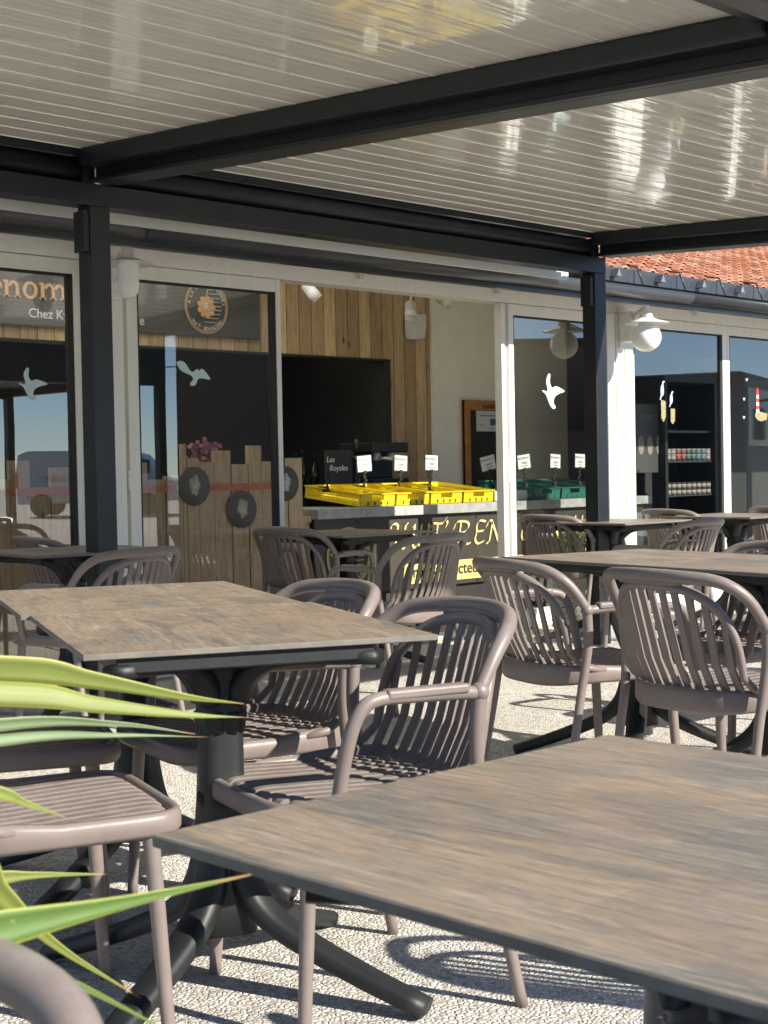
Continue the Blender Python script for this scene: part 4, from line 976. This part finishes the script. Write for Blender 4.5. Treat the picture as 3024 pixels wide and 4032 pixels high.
# ------------------------------------------------------------------ tables
def table_proto(w_, l_, label, off=(0, 0)):
    t = thing('terrace_table', label, 'table', (0, 0, 0), 0, 'wood-look terrace tables')
    mb = MB(); mb.bbox(-w_ / 2, w_ / 2, -l_ / 2, l_ / 2, .753, .765, .0018, 1); o = mb.build('tabletop', [TTOP, EDGE], t)
    for p in o.data.polygons: p.material_index = 0 if p.normal.z > .9 else 1
    s = min(w_, l_) / 2 - .10
    ox, oy = off
    mb = MB(); mb.bbox(-s + ox, s + ox, -s + oy, s + oy, .722, .7528, .003); mb.bbox(ox - .09, ox + .09, oy - .09, oy + .09, .695, .7222, .01)
    mb.build('top_plate', BLACKM, t)
    # column: rounded square, slightly waisted
    prof = []
    def ringp(r, z):
        out = []
        for k in range(24):
            a = 2 * PI * k / 24 + PI / 4; c_, s_ = math.cos(a), math.sin(a); q = (abs(c_) ** 4 + abs(s_) ** 4) ** (-.25); out.append((r * q * c_, r * q * s_, z))
        return out
    zs = [(.066, .13), (.058, .20), (.050, .30), (.045, .42), (.045, .55), (.05, .66), (.062, .73)]
    vs = []; 
    for r, z in zs: vs += ringp(r, z)
    fs = [(i * 24 + k, i * 24 + (k + 1) % 24, (i + 1) * 24 + (k + 1) % 24, (i + 1) * 24 + k) for i in range(len(zs) - 1) for k in range(24)] + [tuple(range(23, -1, -1))]
    mb = MB(); mb.add([(a + ox, b_ + oy, c) for a, b_, c in vs], fs, True)
    mb.build('pedestal', BLACKM, t)
    for q in range(4):
        a = rad(45 + 90 * q); d = Vector((math.cos(a), math.sin(a), 0))
        def along(pts, hs, ws):
            P = catmull([(d.x * r + ox, d.y * r + oy, z) for r, z in pts], 4); n_ = len(P)
            H = [hs[0] + (hs[1] - hs[0]) * (k / (n_ - 1)) ** .8 for k in range(n_)]; W = [ws[0] + (ws[1] - ws[0]) * k / (n_ - 1) for k in range(n_)]
            def pr(k): 
                w2, h2 = W[k] / 2, H[k] / 2; return [(-w2, -h2 * .6), (-w2 * .6, -h2), (w2 * .6, -h2), (w2, -h2 * .6), (w2, h2 * .6), (w2 * .6, h2), (-w2 * .6, h2), (-w2, h2 * .6)]
            m_ = MB(); m_.sweep(P, (0, 0, 1), pr) if False else m_.sweep(P, [(d.x * .35, d.y * .35, 1)] * n_, pr); return m_
        f = along([(.018, .42), (.034, .31), (.062, .225), (.115, .165), (.20, .120), (.33, .068), (.47, .021)], (.062, .036), (.076, .060)); f.build('foot', BLACKM, t)
        f = along([(.02, .56), (.045, .64), (.09, .69), (.17, .716), (.38, .727)], (.06, .028), (.06, .05)); f.build('arm', BLACKM, t)
    return t
KS = .957
TB = table_proto(.7225, .7225, 'wood')
def rect_center(x, y, ang, w_, l_):
    a = rad(ang); return (x + math.cos(a) * w_ / 2 - math.sin(a) * l_ / 2, y + math.sin(a) * w_ / 2 + math.cos(a) * l_ / 2, 0)
# (corner x,y, angle, label)
tabs = [
 (4.416, 3.179, -13.3, 'weathered wood table, farther one of the right-hand pair'),
 (5.707, 6.010, -.8, 'shaded dark table in front of the counter'),
 (3.668, 5.885, -6.8, 'shaded table in front of the left pergola post'),
 (7.648, 5.505, .5, 'table in front of the right pergola post'),
 (8.815, 5.329, -2.3, 'farthest sunlit table at the right, below the last windows'),
]
for i, (x, y, a, lab) in enumerate(tabs):
    c_ = rect_center(x * KS, y * KS, a, .7225, .7225)
    if i == 0: TB.location = c_; TB.rotation_euler = (0, 0, rad(a)); TB['label'] = lab
    else: dup(TB, c_, rad(a), lab)
a = rad(-13.3)
dup(TB, Vector(rect_center(4.416 * KS, 3.179 * KS, -13.3, .7225, .7225)) + Vector((math.sin(a) * .732 - .03, -math.cos(a) * .732, .004)), a, 'weathered wood table, nearer one of the right-hand pair')
# middle pair
c_ = rect_center(1.660 * KS, 2.500 * KS, -25.5, .7225, .89); TM = table_proto(.7225, .89, 'warm brown wood table with sunlit top left of centre, nearer of the pair', (-.035, -.17))
TM.location = c_; TM.rotation_euler = (0, 0, rad(-25.5))
a = rad(-25.5); dup(TM, Vector(c_) + Vector((-math.sin(a) * .894 - .02, math.cos(a) * .894 + .008, 0)), a, 'warm brown wood table pushed against the nearer one, far half of the pair')
# front table: grain runs towards the camera
TF = table_proto(.694, .80, 'large weathered wood table filling the lower right foreground')
TF.location = (.866 * KS + .338, 1.187 * KS - .402, 0); TF.rotation_euler = (0, 0, rad(-1.2))

# ------------------------------------------------------------------ plants
def blade(pts, wid, mat, name='leaf', parent=None, fold=.3, side=(0, 0, 1), split=True):
    P = catmull(pts, 8); n_ = len(P); vs = []; uvs = []
    sd_ = Vector(side)
    for i in range(n_):
        t_ = (P[min(i + 1, n_ - 1)] - P[max(i - 1, 0)]).normalized(); s_ = (sd_ - t_ * sd_.dot(t_)).normalized(); nn = t_.cross(s_)
        u = i / (n_ - 1); wd = wid * (min(1, (1 - u) * 2.2) ** 1.25 * .985 + .015) * (.8 + .2 * math.sin(PI * u))
        sp = 0
        row = [(1, fold * .5), (.5, fold * .2), (0, 0), (-.5, fold * .2), (-1, fold * .5)]
        for k, (a, b_) in enumerate(row):
            off = sp * (1 if a > 0 else -1 if a < 0 else 0); vs.append(P[i] + s_ * (a * wd / 2 + off) + nn * (b_ * wd)); uvs.append((u, (a + 1) / 2))
    fs = []
    for i in range(n_ - 1):
        for k in range(4):
            if split and i / (n_ - 1) > .90 and k in (1, 2) and False: continue
            fs.append((i * 5 + k, i * 5 + k + 1, (i + 1) * 5 + k + 1, (i + 1) * 5 + k))
    me = bpy.data.meshes.new(name); me.from_pydata([tuple(v) for v in vs], [], fs); uvl = me.uv_layers.new(name='UVMap')
    for lp in me.loops: uvl.data[lp.index].uv = uvs[lp.vertex_index]
    for p in me.polygons: p.use_smooth = True
    me.materials.append(mat); o = bpy.data.objects.new(name, me); col.objects.link(o)
    sm = o.modifiers.new('thickness', 'SOLIDIFY'); sm.thickness = .0008
    if parent: o.parent = parent
    return o
PL = thing('flax_plant', 'New Zealand flax with long green strap leaves reaching in from the left', 'plant', (0, 0, 0))
base = (.10, 1.48, .30)
def lf(pts, w_, mat, side=(0, 0, 1), fold=.3): blade([base, (base[0] + .12, base[1] - .02, .60)] + pts, w_, mat, parent=PL, side=side, fold=fold)
lf([(.45, 1.36, .945), (.759, 1.286, .917), (.851, 1.264, .897), (.946, 1.239, .871), (1.012, 1.223, .857)], .027, LEAF, (.05, -.3, 1), .16)
lf([(.45, 1.355, .922), (.759, 1.282, .893), (.851, 1.260, .873), (.946, 1.235, .853), (1.012, 1.220, .843)], .025, LEAF, (.05, .3, 1), -.16)
lf([(.55, 1.44, .83), (.836, 1.418, .838), (.952, 1.372, .828), (1.035, 1.338, .809)], .017, LEAFG, (0, -.2, 1), .3)
lf([(.55, 1.438, .815), (.836, 1.415, .822), (.952, 1.369, .816), (1.050, 1.335, .804)], .016, LEAFG, (0, .5, 1), -.3)
lf([(.40, 1.12, .92), (.60, 1.064, .858), (.651, 1.065, .835), (.69, 1.066, .816)], .014, LEAF)
lf([(.42, 1.15, .86), (.60, 1.10, .80), (.649, 1.107, .754), (.707, 1.117, .695), (.79, 1.111, .628)], .026, LEAF, (.6, -.2, .6))
lf([(.30, 1.0, .79), (.42, .87, .808), (.493, .842, .815), (.573, .831, .815), (.68, .818, .815)], .036, LEAFD, (0, 0, 1))
lf([(.45, 1.30, .74), (.70, 1.25, .728), (.76, 1.235, .724), (.84, 1.221, .711)], .018, LEAF, (0, 0, 1))
lf([(.35, 1.05, .72), (.48, .90, .78), (.517, .886, .774), (.577, .895, .747), (.68, .90, .675)], .018, LEAFD, (.3, 0, 1))
lf([(.30, 1.10, .88), (.46, .98, .79), (.54, .94, .745), (.62, .93, .69)], .012, LEAFG, (.3, 0, 1))
for i in range(9):
    a = rad(100 + i * 24); r_ = .45; blade([base, (base[0] + .1 * math.cos(a), base[1] + .1 * math.sin(a), .7), (base[0] + r_ * math.cos(a), base[1] + r_ * math.sin(a), 1.0), (base[0] + 1.5 * r_ * math.cos(a), base[1] + 1.5 * r_ * math.sin(a), .85)], .045, LEAF, parent=PL, side=(-math.sin(a), math.cos(a), 0))
pt = thing('planter', 'grey round planter at the left holding the flax', 'planter', (.08, 1.50, 0)); MB().lathe([(0, 0), (.17, 0), (.22, .34), (.235, .34), (.235, .37), (.205, .37), (.20, .33), (0, .33)], seg=36).build('pot', GUTTER, pt); MB().lathe([(.198, .335), (0, .34)], seg=24).build('soil', SOIL, pt)
# potted shrub by the right post
PP = thing('potted_shrub', 'small yellow-green variegated shrub by the right pergola post', 'shrub', (7.95, 6.1, .40))
def clump(n_, R, zc, zr, s, mat, name, seed):
    rnd = random.Random(seed); mb = MB()
    for i in range(n_):
        a = rnd.uniform(0, 2 * PI); r_ = R * rnd.random() ** .5; z = zc + rnd.uniform(-1, 1) * zr; c_ = Vector((r_ * math.cos(a), r_ * math.sin(a), z))
        d = Vector((rnd.uniform(-1, 1), rnd.uniform(-1, 1), rnd.uniform(0, 1.2))).normalized(); u = d.orthogonal().normalized(); u.rotate(Matrix.Rotation(rnd.uniform(0, 6), 3, d)); q = s * rnd.uniform(.6, 1.3)
        mb.add([c_, c_ + d * q * .5 + u * q * .28, c_ + d * q, c_ + d * q * .5 - u * q * .28], [(0, 1, 2, 3)])
    return mb.build(name, mat, PP)
clump(260, .17, .14, .15, .05, BUSH, 'foliage', 3); clump(150, .16, .16, .16, .045, BUSHY, 'foliage', 5)
mb = MB(); rnd = random.Random(4)
for i in range(9): mb.tube([(0, 0, -.05), (rnd.uniform(-.06, .06), rnd.uniform(-.06, .06), .1), (rnd.uniform(-.14, .14), rnd.uniform(-.14, .14), .26)], .004, 6)
mb.build('stem', plain('stem', (.10, .08, .04), .8, .2, 20), PP)
pt = thing('woven_pot', 'pale woven-texture pot holding the variegated shrub', 'pot', (7.95, 6.1, 0)); MB().lathe([(0, 0), (.13, 0), (.17, .2), (.185, .37), (.195, .38), (.195, .40), (.17, .40), (.165, .36), (0, .36)], seg=40).build('pot', WICKER, pt); MB().lathe([(.164, .365), (0, .37)], seg=24).build('soil', SOIL, pt)
# litter
o = MB().poly_prism([(0, 0), (.022, -.006), (.03, .014), (.012, .02), (-.004, .014)], ((0, 0, .003), (1, 0, 0), (0, 1, .25), (0, 0, 1)), .003); o.cur = 1
o.poly_prism([(.004, -.01), (.03, -.016), (.026, -.002), (.006, 0)], ((0, 0, .002), (1, 0, 0), (0, 1, .1), (0, 0, 1)), .003)
o = o.build('paper_scrap', [WHITEP, RED]); o.location = (2.607, 2.788, .002); tag(o, 'tiny red and white paper scrap lying on the pebbled ground', 'litter')

# ------------------------------------------------------------------ street across the terrace (seen reflected in the glass)
v = thing('delivery_van', 'white delivery van parked across the street, reflected in the left window', 'van', (25.2, -23.7, 0), rad(45))
pr = [(-2.2, .35), (-2.25, 1.2), (-2.15, 1.8), (-1.9, 1.87), (1.0, 1.87), (1.35, 1.75), (1.9, 1.1), (2.35, .95), (2.4, .4)]
mb = MB(); k = len(pr); vs = [(a, y, b_) for y in (-.9, .9) for a, b_ in pr]; mb.add(vs, [(i, (i + 1) % k, (i + 1) % k + k, i + k) for i in range(k)] + [tuple(range(k)), tuple(range(2 * k - 1, k - 1, -1))]); mb.build('body', VANW, v, .05)
for sx in (-1.5, 1.5):
    for sy in (-.82, .82): mb = MB(); mb.tube([(sx, sy - .1, .32), (sx, sy + .1, .32)], .32, 20); mb.build('wheel', RUBBER, v)
for sy in (-.92, .92): MB().bbox(-2.28, -2.15, sy - .06, sy + .02, .8, 1.25, .02).build('tail_light', RED, v)
for sy in (-.905, .905): MB().box(1.0, 1.6, sy - .006, sy + .006, 1.2, 1.6).build('side_window', BOTTLE, v)
text_mesh('PEUGEOT', 'brand_lettering', INK, .20, (-.5, .905, 1.0), (-1, 0, 0), (0, 0, 1), .004, v)
t = thing('parked_truck', 'dark truck parked beside the terrace, reflected in the right windows', 'truck', (17.3, 1.6, 0), rad(70))
MB().bbox(-.6, 1.1, -1.0, 1.0, .5, 2.3, .08).build('cab', BLACKM, t); MB().box(-4.5, -.8, -1.0, 1.0, .7, 1.6).build('load_bed', BRICKW, t)
for sx in (-3.6, .5):
    for sy in (-.9, .9): MB().tube([(sx, sy - .14, .42), (sx, sy + .14, .42)], .42, 20).build('wheel', RUBBER, t)
MB().tube(catmull([(1.1, -1.05, 2.0), (1.35, -1.2, 2.0), (1.4, -1.25, 1.9)], 4), .02, 8).bbox(1.3, 1.45, -1.38, -1.15, 1.45, 1.9, .03).build('mirror', RUBBER, t)
MB().bbox(1.101, 1.108, -.85, .85, 1.35, 2.1, .002).build('windscreen', BOTTLE, t)
h_ = thing('low_shed', 'brown rendered shed across the terrace, reflected in the glass', 'shed', (14.9, -1.7, 0), rad(45))
MB().box(-.5, 2.85, -5, 0, 0, 2.82).build('wall', BRICKW, h_); MB().box(-.49, 2.95, -5.1, .08, 2.822, 2.92).build('roof', DARK, h_)
MB().box(-2.9, -.501, -5, .01, 0, 3.9).build('wall', BRICKW, h_); MB().box(-3.0, -.495, -5.1, .1, 3.902, 4.0).build('roof', DARK, h_); MB().box(1.0, 1.9, .002, .03, 0, 2.1).build('door', FRAMEW, h_)
MB().box(-1.6, -.4, .002, .03, 1.0, 1.9).build('window', BOTTLE, h_)

# second pergola behind the camera: its edge shows in the window reflections
P2 = thing('second_pergola', 'second dark pergola behind the camera over the front of the terrace', 'pergola', (3.5, -5.5, .17))
MB().bbox(-7.5, 9.0, 1.85, 1.97, 2.17, 2.85, .004).build('rear_beam', STEEL, P2); MB().bbox(-7.5, 9.0, -2.0, -1.88, 2.17, 2.42, .004).build('front_beam', STEEL, P2)
for x in (-7.5, -2.6, 2.3, 8.88): MB().bbox(x, x + .12, -1.879, 1.849, 2.2, 2.42, .004).build('cross_beam', STEEL, P2)
for x in (-7.5, -2.6, 8.88):
    for y in (-2.0, 1.85): MB().bbox(x, x + .12, y, y + .12, -.17, 2.169, .004).build('post', STEEL, P2)
for a_, b_ in ((-7.37, -2.61), (-2.47, 2.29), (2.43, 8.87)):
    for k_ in range(20): MB().box(a_, b_, -1.87 + k_ * .186, -1.87 + k_ * .186 + .183, 2.33, 2.35).build('louver', LOUV, P2)
# overhead cable seen in the reflection
o = MB().tube([(-10, -27, 5.2), (10, -27.2, 4.7), (30, -27.4, 4.75), (50, -27.6, 5.3)], .02, 6).build('overhead_cable', RUBBER); tag(o, 'thin black overhead cable crossing the sky in the window reflections', 'cable')
